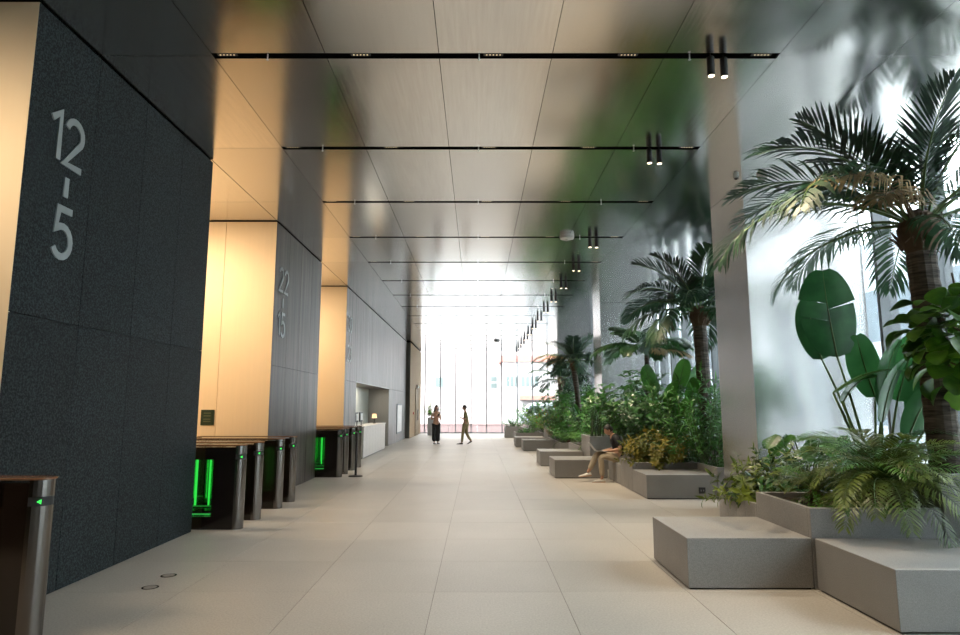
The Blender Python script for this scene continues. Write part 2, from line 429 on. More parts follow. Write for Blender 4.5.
boxo('housing', (0, 0.1, -0.25, 0.25, -0.05, 0.12), M['white'], t, 0.01); boxo('lens', (0.1, 0.13, -0.2, 0.2, 0.0, 0.08), M['white'], t, 0.005)
t = thing('fire_call_point', 'small red call point on the timber bay', 'alarm', (-3.59, 36.4, 1.3))
boxo('box', (0, 0.05, -0.06, 0.06, -0.06, 0.06), plain('red_plastic', (0.5, 0.03, 0.02), 0.4), t, 0.006)
boxo('button', (0.05, 0.055, -0.03, 0.03, -0.03, 0.03), M['white'], t)

# ------------------------------------------------------------------ glazing
def pane_wall(name, axis, pos, a0, a1, step, depth, label, zt=CEIL, first=None, fin=0.05, groundz=0.0):
    q = MB()
    w = put(name, None); tag(w, label, kind='structure')
    def bx(nm, u0, u1, d0, d1, z0, z1, mat):
        if axis == 'y': boxo(nm, (u0, u1, pos + d0, pos + d1, z0, z1), mat, w)
        else: boxo(nm, (pos + d0, pos + d1, u0, u1, z0, z1), mat, w)
    u = a0 if first is None else first; edges = [a0]
    while u < a1 - 0.05:
        if u > a0 + 0.05: edges.append(u)
        u += step
    edges.append(a1)
    for e in edges: bx('mullion', e - fin/2, e + fin/2, -depth/2, depth/2, groundz, zt, M['mullion'])
    for e0, e1 in zip(edges, edges[1:]): bx('pane', e0 + fin/2, e1 - fin/2, -0.006, 0.006, 0.06, zt - 0.02, M['glass'])
    bx('sill_rail', a0, a1, -0.05, 0.05, 0.0, 0.06, M['mullion'])
    return w
pane_wall('window_1', 'y', YEND, -12, XFAC, 0.983, 0.16, 'tall clear end glazing with thin vertical mullions', first=-12 + ((12 - 2.35) % 0.983), fin=0.065)
pane_wall('window_2', 'x', XFAC, YBACK, YEND, GY, 0.26, 'side facade glazing behind the planting', first=SLOT0 + GY*-10, fin=0.07)
w = boxo('wall_rear', (-12, XFAC, YBACK - 0.3, YBACK, 0, CEIL), plain('rear_wall_plaster', (0.30, 0.29, 0.27), 0.6)); tag(w, 'plain grey wall closing the lobby behind the entrance', kind='structure')

# ------------------------------------------------------------------ columns
CX1 = 5.98
lab = ['wide steel-clad column behind the paddle-leaf plants near the entrance', 'steel-clad column rising behind the snake plants', 'steel-clad column nearest the end glazing', 'steel-clad column beside the entrance']
for i, y in enumerate((9.72, 21.55, 33.3, -2.1)):
    t = thing('column', lab[i], 'column', (XR, y, 0), 0, 'steel-clad columns')
    dep = 1.38; wid = CX1 - XR
    boxo('core', (0.03, wid - 0.03, 0.03, dep - 0.03, 0, CEIL), M['gap'], t)
    for (z0, z1) in ((0.0, 4.62 if 0 else CEIL - 0.004),):
        boxo('side_panel', (0, 0.03, 0.0, dep, z0, z1), M['col'], t); boxo('front_panel', (0.0305, wid, 0.0, 0.03, z0, z1), M['col'], t)
        boxo('rear_panel', (0.0305, wid, dep - 0.03, dep, z0, z1), M['col'], t); boxo('outer_panel', (wid - 0.03, wid, 0.03, dep - 0.03, z0, z1), M['col'], t)

# ------------------------------------------------------------------ outside
g = boxo('street_ground', (-120, 160, -80, 160, -0.5, -0.21), M['pave_out']); tag(g, 'pale street paving outside the glazing', kind='structure')
BUILDING = plain('far_building_render', (0.34, 0.275, 0.26), 0.9)
def far_building():
    t = thing('far_building', 'pale pink building across the street behind the end glazing', 'building', (0, 64, -0.2))
    boxo('wall', (-34, 13, 0.0, 10, 0, 19), BUILDING, t)
    boxo('lower_block', (2.4, 9.5, -3.0, 0, 0, 6.1), plain('far_block_render', (0.36, 0.33, 0.32), 0.9), t)
    boxo('cornice', (2.2, 9.7, -3.2, 0, 6.1, 6.7), plain('far_roof_band', (0.26, 0.12, 0.10), 0.9), t)
    boxo('awning', (4.0, 7.5, -4.2, -3.0, 2.5, 2.9), plain('far_awning', (0.26, 0.13, 0.10), 0.9), t)
    fm = plain('far_window_frame', (0.16, 0.17, 0.17), 0.6); gm = plain('far_window_pane', (0.085, 0.105, 0.10), 0.3)
    def win(x, z, w, h, y):
        f = boxo('window', (x, x + w, y - 0.06, y, z, z + h), fm, t); boxo('pane', (x + 0.06, x + w - 0.06, y - 0.08, y - 0.06, z + 0.06, z + h - 0.06), gm, f)
    for x in (2.75, 3.15, 3.55, 4.2, 4.62, 5.04, 5.46): win(x, 3.75, 0.34, 1.0, -3.0)
    for z in (3.7, 4.35): win(1.35, z, 0.62, 0.5, 0.0)
    for i in range(9):
        for k in range(3): win(-13 + i*3.1, 7.6 + k*3.4, 1.5, 1.9, 0.0)
    for x in (-10.5, -8.9, -4.2): win(x, 3.8, 0.9, 1.0, 0)
far_building()
rd = boxo('road', (-60, 60, 46.6, 60, -0.21, -0.205), plain('asphalt', (0.10, 0.10, 0.105), 0.9)); tag(rd, 'grey asphalt road outside the end glazing', kind='structure')
t = thing('garden_wall', 'low pinkish kerb wall outside the end glazing', 'wall', (0, 45.5, -0.21))
for i in range(14): boxo('block', (-14 + i*2 + 0.01, -12 + i*2 - 0.01, 0, 0.4, 0, 0.62), plain('pink_block', (0.30, 0.20, 0.19), 0.9) if i == 0 else bpy.data.materials['pink_block'], t, 0.01)
boxo('coping', (-14, 14, -0.04, 0.44, 0.62, 0.7), bpy.data.materials['pink_block'], t, 0.01)
def van():
    t = thing('van', 'silver van parked outside beyond the end glazing', 'van', (3.4, 51.5, -0.204))
    prof = [(0, 0.35), (0, 1.15), (0.25, 1.35), (0.75, 2.05), (1.2, 2.2), (4.3, 2.2), (4.55, 1.2), (4.55, 0.35)]
    q = MB(); n = len(prof)
    q.add([(x, 0, z) for x, z in prof] + [(x, 1.8, z) for x, z in prof], [tuple(range(n)), tuple(range(n, 2*n))[::-1]] + [(i, n+i, n+(i+1) % n, (i+1) % n) for i in range(n)])
    q.obj('body', plain('van_silver', (0.40, 0.41, 0.42), 0.3, 0.4), t, bevel=0.05)
    gm = plain('van_glass', (0.06, 0.07, 0.075), 0.1)
    for (a, b) in ((0.75, 1.55), (1.65, 2.7), (2.8, 4.2)):
        boxo('side_window', (a, b, -0.012, 0.01, 1.38, 1.95), gm, t)
    for x in (0.85, 3.6):
        q = MB(); q.lathe([(0.34, -0.11), (0.36, -0.08), (0.36, 0.08), (0.34, 0.11)], 20); wv = q.obj('wheel', M['black'], t, loc=(x, 0.08, 0.36), rot=(PI/2, 0, 0))
        q = MB(); q.lathe([(0.2, 0.10), (0.18, 0.125)], 12); q.obj('hub_cap', M['steel'], wv)
    boxo('bumper', (-0.08, 0.05, 0.1, 1.7, 0.35, 0.6), M['black'], t, 0.03)
    boxo('head_lamp', (-0.012, 0.03, 0.15, 0.5, 0.8, 1.0), M['white'], t)
van()
def neighbour():
    t = thing('side_building', 'pale blue-grey office building outside the side facade', 'building', (17, -18, -0.21))
    boxo('wall', (0, 14, 0, 80, 0, 9), plain('side_building_wall', (0.42, 0.46, 0.50), 0.8), t)
    gm = plain('side_building_glass', (0.16, 0.20, 0.23), 0.2); fm = plain('side_building_frame', (0.5, 0.52, 0.54), 0.6)
    for k in range(2):
        for i in range(25):
            f = boxo('window', (-0.06, 0, 0.9 + i*3.1, 3.3 + i*3.1, 1.0 + k*3.5, 3.4 + k*3.5), fm, t)
            boxo('pane', (-0.08, -0.06, 1.0 + i*3.1, 3.2 + i*3.1, 1.1 + k*3.5, 3.3 + k*3.5), gm, f)
neighbour()
OUT_TREES = [(13.2, 5.0), (13.5, 15.5)]

# ------------------------------------------------------------------ stone benches and planters
def bench(x0, x1, y0, y1, z, label, group='stone benches along the planting'):
    t = thing('stone_bench', label, 'bench', ((x0+x1)/2, (y0+y1)/2, 0), 0, group)
    a, b = (x1-x0)/2, (y1-y0)/2
    boxo('stone_block', (-a, a, -b, b, 0.015, z), M['bench'], t, 0.004)
    boxo('plinth', (-a + 0.02, a - 0.02, -b + 0.02, b - 0.02, 0, 0.015), M['black'], t)
    return t
def planter(x0, x1, y0, y1, z, label, sl=0.55, group='stone planters along the facade'):
    t = thing('stone_planter', label, 'planter', ((x0+x1)/2, (y0+y1)/2, 0), 0, group)
    a, b = (x1-x0)/2, (y1-y0)/2; th = 0.05
    nx = max(1, round((x1-x0)/ (sl*2.1))); ny = max(1, round((y1-y0)/sl))
    wx = 2*a/nx; wy = (2*b - 2*th)/ny
    q = MB(); q.box(0.0015, wx - 0.0015, 0, th, 0, z); mx = q.mesh('stone_slab', M['bench'], bevel=0.003)
    q = MB(); q.box(0, th, 0.0015, wy - 0.0015, 0, z); my = q.mesh('stone_slab', M['bench'], bevel=0.003)
    for i in range(nx):
        put('stone_slab', mx, t, (-a + i*wx, -b, 0)); put('stone_slab', mx, t, (-a + i*wx, b - th, 0))
    for i in range(ny):
        put('stone_slab', my, t, (-a, -b + th + i*wy, 0)); put('stone_slab', my, t, (a - th, -b + th + i*wy, 0))
    q = MB(); rnd = random.Random(int(x0*100 + y0*10)); n = 9
    vs = []; fs = []
    for i in range(n):
        for j in range(n):
            vs.append((-a + th + (2*a - 2*th)*i/(n-1), -b + th + (2*b - 2*th)*j/(n-1), z - 0.07 + rnd.uniform(-0.012, 0.02)))
    for i in range(n-1):
        for j in range(n-1): fs.append((i*n+j, (i+1)*n+j, (i+1)*n+j+1, i*n+j+1))
    q.add(vs, fs); tag(q.obj('soil', M['soil'], t, smooth=True), kind='stuff')
    return t
bench(1.93, 3.075, 6.12, 7.28, 0.455, 'square grey stone bench in front of the fern planter')
bench(3.10, 5.3, 4.96, 6.10, 0.455, 'long grey stone bench below the drooping cycad fronds')
planter(3.08, 4.30, 6.12, 7.28, 0.72, 'tall stone planter box holding the cycads', 1.2)
planter(3.08, 5.98, 7.285, 8.40, 0.59, 'low slab-sided stone planter with dark variegated shrubs', 0.28)
planter(4.32, 5.98, 6.12, 7.28, 1.03, 'raised stone planter holding the big palm', 1.2)
bC = bench(3.07, 4.35, 11.90, 12.94, 0.43, 'stone bench with a black power socket before the second palm')
q = MB(); q.box(0.30, 0.42, -0.535, -0.515, 0.10, 0.21); so = q.obj('power_socket', M['black'], bC, bevel=0.004)
q = MB(); q.box(0.33, 0.345, -0.539, -0.534, 0.14, 0.17); q.box(0.375, 0.39, -0.539, -0.534, 0.14, 0.17); q.obj('socket_holes', plain('socket_grey', (0.2, 0.2, 0.2), 0.4), so)
planter(4.36, 5.98, 11.90, 14.02, 0.56, 'stone planter beside the steel column with bamboo palm', 1.0)
planter(3.07, 4.35, 12.95, 14.02, 0.56, 'slab-sided stone planter holding the bronze fern bush', 0.36)
bench(3.07, 3.60, 14.04, 15.28, 0.43, 'narrow stone ledge the seated man sits on')
planter(3.61, 5.98, 14.04, 17.42, 0.56, 'long stone planter behind the seated man', 0.8)
bench(1.82, 3.05, 15.32, 16.50, 0.42, 'stone bench beside the seated man\'s feet')
bench(1.78, 2.98, 18.40, 19.55, 0.41, 'stone bench below the snake plant box')
planter(3.02, 5.98, 17.45, 18.85, 0.87, 'tall stone planter box with upright snake plants', 0.7)
planter(3.02, 5.98, 18.87, 21.5, 0.50, 'stone planter in front of the second steel column', 0.7)
bench(1.75, 2.93, 24.7, 25.9, 0.40, 'stone bench beside the mid lobby ferns')
planter(2.95, 5.98, 23.0, 27.3, 0.40, 'low stone planter with the feathery palm', 0.7)
bench(1.60, 2.80, 26.9, 28.1, 0.40, 'stone bench behind the mid lobby ferns')
planter(2.98, 5.98, 27.4, 29.0, 0.95, 'tall pale stone planter box with yellow-green shrub', 0.7)
planter(1.75, 2.92, 29.2, 31.2, 0.50, 'small stone planter with spreading low shrubs', 0.5)
planter(2.95, 5.98, 29.2, 33.0, 0.50, 'stone planter with dense shrubs near the end glazing', 0.7)
planter(1.50, 2.45, 35.0, 36.2, 0.60, 'square stone planter with one leafy shrub by the end glazing', 1.2)
planter(2.6, 4.1, 35.5, 38.5, 0.5, 'last stone planter along the third column', 0.7)

# ------------------------------------------------------------------ turnstiles
def make_gate():
    t = thing('turnstile', 'x', 'turnstile', (0, 0, 0), 0, 'security turnstiles at the lift passages')
    Lg, hw, H = 1.75, 0.10, 1.13
    q = MB(); q.box(-Lg, -0.30, -hw + 0.005, hw - 0.005, 0, 0.17); q.box(-Lg, -0.30, -hw + 0.005, hw - 0.005, 0.93, 1.10)
    q.box(-0.42, -0.12, -hw + 0.005, hw - 0.005, 0, 1.10); q.box(-Lg, -Lg + 0.3, -hw + 0.005, hw - 0.005, 0.17, 0.93)
    q.box(-Lg + 0.3, -0.42, -hw + 0.005, hw - 0.005, 0.215, 0.25)
    q.obj('cabinet', M['darkglass'], t)
    # rounded steel end posts
    def endpoly(x, s, r):
        pts = [(x - s*0.0, -r)] + [(x + s*r*math.sin(R(a))*1.15, -r*math.cos(R(a))) for a in range(15, 180, 15)] + [(x, r)]
        return pts if s > 0 else pts[::-1]
    for nm, x, s in (('end_post', -0.12, 1), ('end_post', -Lg, -1)):
        q = MB(); q.prism(endpoly(x, s, hw), 0, 0.935); q.prism(endpoly(x, s, hw), 1.0, 1.12); p = q.obj(nm, M['steel'], t)
        q = MB(); q.prism(endpoly(x, s, hw - 0.004), 0.935, 1.0); bnd = q.obj('reader_band', M['black'], p)
        if s > 0:
            q = MB()      # green arrow on the aisle side of the band
            q.add([(-0.028, -hw*0.86, 0.985), (-0.055, -hw*0.955, 0.968), (-0.028, -hw*0.86, 0.951), (-0.026, -hw*0.90, 0.985), (-0.055, -hw*1.0, 0.968), (-0.026, -hw*0.90, 0.951)], [(0, 2, 1), (3, 4, 5), (0, 1, 4, 3), (1, 2, 5, 4), (2, 0, 3, 5)])
            q.obj('arrow_light', M['greenled'], p)
    poly = [(-Lg, -hw - 0.004)] + [(-0.085 + 0.09*math.sin(R(a)), -(hw + 0.004)*math.cos(R(a))) for a in range(0, 181, 15)] + [(-Lg, hw + 0.004)]
    q = MB(); q.prism(poly, 1.12, 1.135); q.obj('top_plate', M['gatetop'], t, bevel=0.003)
    for yy in (-hw + 0.006, hw - 0.010): boxo('side_glass', (-Lg + 0.30, -0.42, yy, yy + 0.004, 0.25, 0.93), M['gateglass'], t)
    q = MB()
    for x, ww in ((-0.45, 0.010), (-0.53, 0.022), (-0.72, 0.03), (-0.86, 0.02), (-1.05, 0.03), (-1.2, 0.02)): q.box(x, x + ww, 0.05, 0.06, 0.30, 0.92)
    q.obj('light_strip', M['greenled'], t)
    q = MB(); q.box(-Lg + 0.32, -0.44, -0.098, 0.098, 0.195, 0.205); q.obj('foot_light', M['greenlow'], t)
    # swing glass wing
    q = MB(); q.box(-0.92, -0.905, 0.10, 0.36, 0.25, 0.95); w = q.obj('glass_wing', M['gateglass'], t)
    q = MB(); q.box(-0.92, -0.905, 0.36, 0.368, 0.25, 0.95); q.obj('lit_edge', M['greenled'], w)
    return t
gate = make_gate(); first = True
OR = ('first', 'second', 'third', 'fourth')
GATES = [('dark turnstile with a green arrow against the granite block', 4.88, False)]
for k, y in enumerate((9.1, 9.82, 10.88, 11.62)): GATES.append(('%s turnstile past the dark granite block, by the notice plaque' % OR[k], y, k < 3))
for k, y in enumerate((15.6, 16.3, 17.25, 18.1)): GATES.append(('%s turnstile of the row behind the belt stanchion' % OR[k], y, k < 3))
made = []
for lb, y, wing in GATES:
    g = gate if not made else copy_tree(gate); made.append(g)
    g.location = (-3.21 if len(made) > 1 else -3.14, y, 0); g['label'] = lb
for g, (lb, y, wing) in zip(made, GATES):
    if wing: continue
    for ch in list(g.children):
        if ch.name.startswith('glass_wing'):
            for c2 in list(ch.children): bpy.data.objects.remove(c2)
            bpy.data.objects.remove(ch)
# retractable belt stanchion
t = thing('belt_stanchion', 'slim black belt stanchion on a round base beside the turnstiles', 'stanchion', (-2.92, 15.75, 0))
q = MB(); q.lathe([(0.17, 0), (0.17, 0.012), (0.15, 0.022), (0.03, 0.03)], 24); q.obj('base', M['black'], t)
q = MB(); q.lathe([(0.028, 0.03), (0.028, 0.92)], 14); q.obj('post', M['black'], t)
q = MB(); q.lathe([(0.034, 0.92), (0.036, 0.93), (0.036, 1.03), (0.025, 1.045)], 14); q.obj('belt_head', M['black'], t)
# exit plaque on the passage panel
t = thing('notice_plaque', 'small dark green notice plaque on the champagne metal wall', 'sign', (-4.93, 11.845, 1.46))
boxo('board', (-0.12, 0.12, -0.012, 0, -0.14, 0.14), plain('plaque_green', (0.012, 0.035, 0.018), 0.4), t)
q = MB()
for z in (0.07, 0.02, -0.04, -0.08): q.box(-0.07, 0.06, -0.014, -0.012, z, z + 0.018)
q.obj('pale_lines', plain('plaque_print', (0.12, 0.14, 0.07), 0.5), t)
# floor caps
for lb, x, y in (('small round floor cover near the base of the dark granite wall', -3.02, 6.2), ('small round floor cover between the dark granite wall and turnstiles', -3.05, 6.62)):
    t = thing('floor_access_cover', lb, 'floor cover', (x, y, 0), 0, 'round floor covers')
    q = MB(); q.lathe([(0.075, 0), (0.075, 0.0015), (0.07, 0.002)], 20); q.obj('rim', M['steel'], t)
    q = MB(); q.lathe([(0.060, 0.002), (0.058, 0.003)], 20); q.obj('cover', plain('cap_stone', (0.25, 0.22, 0.19), 0.5), t)

# ------------------------------------------------------------------ reception
t = thing('reception_desk', 'pale panelled reception desk in the wall niche', 'desk', (-3.66, 23.4, 0))
boxo('front_core', (-0.55, -0.025, -2.4, 2.4, 0.02, 1.0), M['niche_d'], t)
for i in range(8): boxo('front_panel', (-0.025, 0, -2.4 + i*0.6 + 0.004, -1.8 + i*0.6 - 0.004, 0.03, 1.0), M['desk'], t, 0.003)
boxo('end_panel', (-0.55, 0, -2.43, -2.4, 0.02, 1.0), M['desk'], t); boxo('end_panel', (-0.55, 0, 2.4, 2.43, 0.02, 1.0), M['desk'], t)
boxo('counter_top', (-0.58, 0.03, -2.46, 2.46, 1.0, 1.03), M['desk'], t, 0.005); boxo('plinth', (-0.5, -0.05, -2.38, 2.38, 0, 0.02), M['black'], t)
for i, (y, lb) in enumerate(((21.5, 'monitor on the near end of the reception desk'), (22.3, 'second monitor along the reception desk'))):
    t = thing('computer_monitor', lb, 'monitor', (-4.0, y, 1.031), 0, 'reception monitors')
    boxo('screen', (-0.015, 0.015, -0.27, 0.27, 0.12, 0.44), M['black'], t, 0.004); boxo('back_cover', (0.015, 0.035, -0.2, 0.2, 0.17, 0.4), M['white'], t, 0.008)
    boxo('neck', (0.0, 0.03, -0.025, 0.025, 0.01, 0.2), M['steel'], t); boxo('foot', (-0.09, 0.09, -0.11, 0.11, 0, 0.012), M['steel'], t, 0.004)
t = thing('desk_lamp', 'small warm glowing lamp on the reception desk', 'lamp', (-3.95, 24.9, 1.031))
q = MB(); q.lathe([(0.06, 0), (0.06, 0.012), (0.012, 0.02), (0.012, 0.22)], 14); q.obj('base', M['steel'], t)
q = MB(); q.lathe([(0.10, 0.2), (0.07, 0.36), (0.06, 0.36)], 16); q.obj('shade', emis('lamp_shade_glow', (1.0, 0.62, 0.3), 0.7), t)
t = thing('framed_directory', 'framed white directory board on the granite wall past the niche', 'sign', (XL, 31.6, 1.10))
boxo('frame', (0, 0.03, -0.95, 0.95, -0.70, 0.70), M['mullion'], t, 0.004); boxo('board', (0.03, 0.034, -0.86, 0.86, -0.64, 0.64), plain('board_white', (0.72, 0.70, 0.68), 0.3), t)

# ------------------------------------------------------------------ ceiling devices
def dome(loc, r, label, name='dome_camera'):
    t = thing(name, label, 'camera', loc)
    q = MB(); q.lathe([(r, 0.0), (r, -0.03), (r*0.92, -0.045)][::-1], 20); q.obj('housing', M['white'], t)
    q = MB(); q.lathe([(r*0.08, -0.045 - r*0.62), (r*0.5, -0.045 - r*0.5), (r*0.72, -0.045 - r*0.2), (r*0.76, -0.045)], 20); q.obj('dome', M['black'] if r < 0.05 else plain('dome_grey', (0.35, 0.35, 0.35), 0.15), t, smooth=True)
dome((3.97, 9.42, CEIL), 0.045, 'mini white dome camera on the ceiling beside the wide column')
dome((4.37, 9.40, CEIL), 0.085, 'larger grey dome camera on the ceiling in front of the wide column')
t = thing('smoke_detector', 'round white smoke detector on the ceiling beside a spotlight pair', 'detector', (1.86, SLOT0 + 6*GY - 0.15, CEIL))
q = MB(); q.lathe([(0.07, -0.09), (0.14, -0.075), (0.15, -0.03), (0.15, 0.0)], 24); q.obj('body', M['white'], t, smooth=False)
q = MB(); q.lathe([(0.04, -0.11), (0.05, -0.09)], 16); q.obj('sensor', M['white'], t)
t = thing('smoke_detector', 'round white smoke detector on the far ceiling', 'detector', (1.05, 33.9, CEIL))
q = MB(); q.lathe([(0.07, -0.09), (0.14, -0.075), (0.15, -0.03), (0.15, 0.0)], 24); q.obj('body', M['mullion'], t)
q = MB(); q.lathe([(0.04, -0.11), (0.05, -0.09)], 16); q.obj('sensor', M['white'], t)

# ------------------------------------------------------------------ plants
LF = {}
LF['palm'] = leafmat('palm_leaf', (0.006, 0.028, 0.012), (0.024, 0.085, 0.030), 0.5, 0.18)
LF['palm2'] = leafmat('palm_leaf_mid', (0.014, 0.055, 0.018), (0.05, 0.15, 0.04), 0.36, 0.25)
LF['dry'] = leafmat('dry_palm_leaf', (0.15, 0.10, 0.04), (0.34, 0.24, 0.11), 0.6, 0.2)
LF['cycad'] = leafmat('cycad_leaf', (0.052, 0.086, 0.017), (0.172, 0.230, 0.040), 0.4, 0.3)
LF['cycad_g'] = leafmat('cycad_green_leaf', (0.02, 0.09, 0.015), (0.10, 0.26, 0.03), 0.4, 0.3)
LF['paddle'] = leafmat('paddle_leaf', (0.017, 0.090, 0.026), (0.054, 0.204, 0.060), 0.32, 0.3, 3)
LF['dark'] = leafmat('dark_leaf', (0.015, 0.057, 0.021), (0.053, 0.165, 0.045), 0.3, 0.2)
LF['mid'] = leafmat('mid_leaf', (0.022, 0.094, 0.019), (0.088, 0.275, 0.044), 0.34, 0.3)
LF['bright'] = leafmat('bright_leaf', (0.045, 0.15, 0.015), (0.16, 0.36, 0.04), 0.38, 0.35)
LF['fig'] = leafmat('fig_leaf', (0.025, 0.081, 0.013), (0.125, 0.275, 0.025), 0.34, 0.25)
LF['varieg'] = leafmat('variegated_leaf', (0.021, 0.057, 0.014), (0.230, 0.299, 0.034), 0.35, 0.25, 14)
LF['bronze'] = leafmat('bronze_leaf', (0.075, 0.11, 0.012), (0.34, 0.28, 0.05), 0.45, 0.3)
LF['croton'] = leafmat('croton_leaf', (0.10, 0.10, 0.012), (0.42, 0.20, 0.03), 0.4, 0.3)
LF['snake'] = leafmat('snake_plant_leaf', (0.012, 0.035, 0.014), (0.055, 0.10, 0.035), 0.4, 0.1, 12)
M['stem'] = plain('green_stem', (0.07, 0.13, 0.03), 0.5)
M['stem_b'] = plain('brown_stem', (0.09, 0.055, 0.03), 0.8)
def trunkmat():
    m, nt, b = newmat('palm_trunk_bark')
    w = coords(nt, (3, 3, 26)); n = noise(nt, w, 1.6, 4)
    nt.links.new(ramp(nt, n, [(0.35, (0.030, 0.022, 0.018)), (0.65, (0.125, 0.10, 0.08))]), b.inputs['Base Color'])
    b.inputs['Roughness'].default_value = 0.9; bump(nt, b, n, 0.6, 0.02); return m
M['trunk'] = trunkmat()
M['fibre'] = plain('palm_fibre', (0.075, 0.045, 0.025), 0.95)

def frond_mesh(Lr, e0, e1, n, leafL, leafW, mats, pet=0.2, ang=(68, 28), vup=0.35, droop=0.25, seed=0, rr=0.012, shape=0.75, side=0.0, twist=0.0):
    rnd = random.Random(seed); q = MB(); S = 16; pts = [Vector((0, 0, 0))]; tan = []
    for i in range(S):
        t = (i + 0.5)/S; e = R(e0 + (e1 - e0)*t**1.15); a = R(side*t*t)
        d = Vector((math.cos(e)*math.cos(a), math.cos(e)*math.sin(a), math.sin(e))); tan.append(d); pts.append(pts[-1] + d*Lr/S)
    q.tube(pts, [rr*(1 - 0.85*i/S) for i in range(S+1)], 4, 0)
    for i in range(n):
        tt = i/(n-1); t = pet + (1 - pet)*tt*0.995
        k = min(S-1, int(t*S)); f = t*S - k; p = pts[k].lerp(pts[k+1], f); T = tan[k]
        sd = T.cross(Vector((0, 0, 1))); sd = sd.normalized() if sd.length > 0.05 else Vector((0, 1, 0)); up = sd.cross(T).normalized()
        ln0 = leafL*(max(0.12, math.sin(PI*(0.16 + 0.80*tt)))**shape)
        a = R(ang[0] + (ang[1]-ang[0])*tt + rnd.uniform(-5, 5))
        for s in (-1, 1):
            ln = ln0*rnd.uniform(0.86, 1.08)
            d = (T*math.cos(a) + sd*s*math.sin(a) + up*(vup + rnd.uniform(-0.1, 0.1))).normalized()
            wv = d.cross(up + sd*s*twist).normalized()*leafW*0.5*rnd.uniform(0.85, 1.15); g = Vector((0, 0, -1))
            p1 = p + d*ln*0.35; p2 = p + d*ln*0.72 + g*ln*droop*0.30; p3 = p + d*ln*0.98 + g*ln*droop
            q.add([p, p1 + wv, p1 - wv, p2 + wv*0.8, p2 - wv*0.8, p3], [(0, 2, 1), (1, 2, 4, 3), (3, 4, 5)], 1)
    me = q.mesh('frond', mats)
    return me
def add_leaf(q, base, d, up, L, Wd, nseg=4, curl=0.4, fold=0.25, prof=0.6, mi=1, notch=False):
    d = d.normalized(); sd = d.cross(up)
    sd = sd.normalized() if sd.length > 1e-3 else Vector((1, 0, 0)); up2 = sd.cross(d).normalized()
    vs = []
    p = base.copy(); ang = 0
    for i in range(nseg + 1):
        t = i/nseg; w = Wd*0.5*(math.sin(PI*min(0.999, (t*0.94 + 0.03))**prof)**0.9)
        if notch and i % 2 == 1: w *= 0.55
        dd = d*math.cos(ang) - up2*math.sin(ang); nn = up2*math.cos(ang) + d*math.sin(ang)
        vs += [p + sd*w + nn*w*fold, p, p - sd*w + nn*w*fold]
        p = p + dd*L/nseg; ang += curl/nseg
    fs = []
    for i in range(nseg):
        a = 3*i; fs += [(a, a+1, a+4, a+3), (a+1, a+2, a+5, a+4)]
    q.add(vs, fs, mi)
def sprig_mesh(kind, Ls, leafL, leafW, n, mats, seed=0, bend=0.25):
    rnd = random.Random(seed); q = MB(); S = 6
    a0 = rnd.uniform(0, 6.28); pts = []
    for i in range(S+1):
        t = i/S; pts.append(Vector((bend*Ls*t*t*math.cos(a0), bend*Ls*t*t*math.sin(a0), Ls*t)))
    q.tube(pts, [0.008*(1 - 0.6*i/S)*max(0.7, Ls) for i in range(S+1)], 4, 0)
    up = Vector((0, 0, 1))
    def at(t): k = min(S-1, int(t*S)); return pts[k].lerp(pts[k+1], t*S - k)
    if kind == 'whorl':
        for w in range(n):
            t = 1 - 0.62*w/max(1, n-1) if n > 1 else 1
            c = at(t); az = rnd.uniform(0, 6.28); el = rnd.uniform(0.2, 0.7)
            tip = c if w == 0 else c + Vector((math.cos(az), math.sin(az), el))*leafL*0.9
            if w: q.tube([c, tip], 0.004, 3, 0)
            for k in range(7):
                b = 2*PI*k/7 + rnd.uniform(-0.2, 0.2)
                add_leaf(q, tip, Vector((math.cos(b), math.sin(b), rnd.uniform(-0.1, 0.45))), up, leafL*rnd.uniform(0.8, 1.1), leafW, 3, 0.7, 0.2)
    else:
        for i in range(n):
            t = 0.22 + 0.78*i/(n-1); c = at(t); b = i*2.4 + rnd.uniform(-0.4, 0.4)
            el = {'broad': 0.35, 'lance': 0.55, 'small': 0.3}[kind] + rnd.uniform(-0.25, 0.35)
            add_leaf(q, c, Vector((math.cos(b), math.sin(b), el)), up, leafL*rnd.uniform(0.7, 1.1)*(1 - 0.25*t), leafW*rnd.uniform(0.8, 1.1), 4 if kind != 'small' else 3, rnd.uniform(0.5, 1.2), 0.25, 0.75 if kind == 'broad' else 0.6)
        add_leaf(q, pts[-1], Vector((0.2, 0.1, 1)), Vector((1, 0, 0)), leafL*0.7, leafW*0.7, 4, 0.4, 0.3)
    return q.mesh('sprig', mats)
SPR = {}
def sprigs(kind, Ls, leafL, leafW, n, leaf, cnt=3):
    key = (kind, Ls, leafL, leafW, n, leaf)
    if key not in SPR: SPR[key] = [sprig_mesh(kind, Ls, leafL, leafW, n, [M['stem'], LF[leaf]], 7*i + len(SPR)*31) for i in range(cnt)]
    return SPR[key]
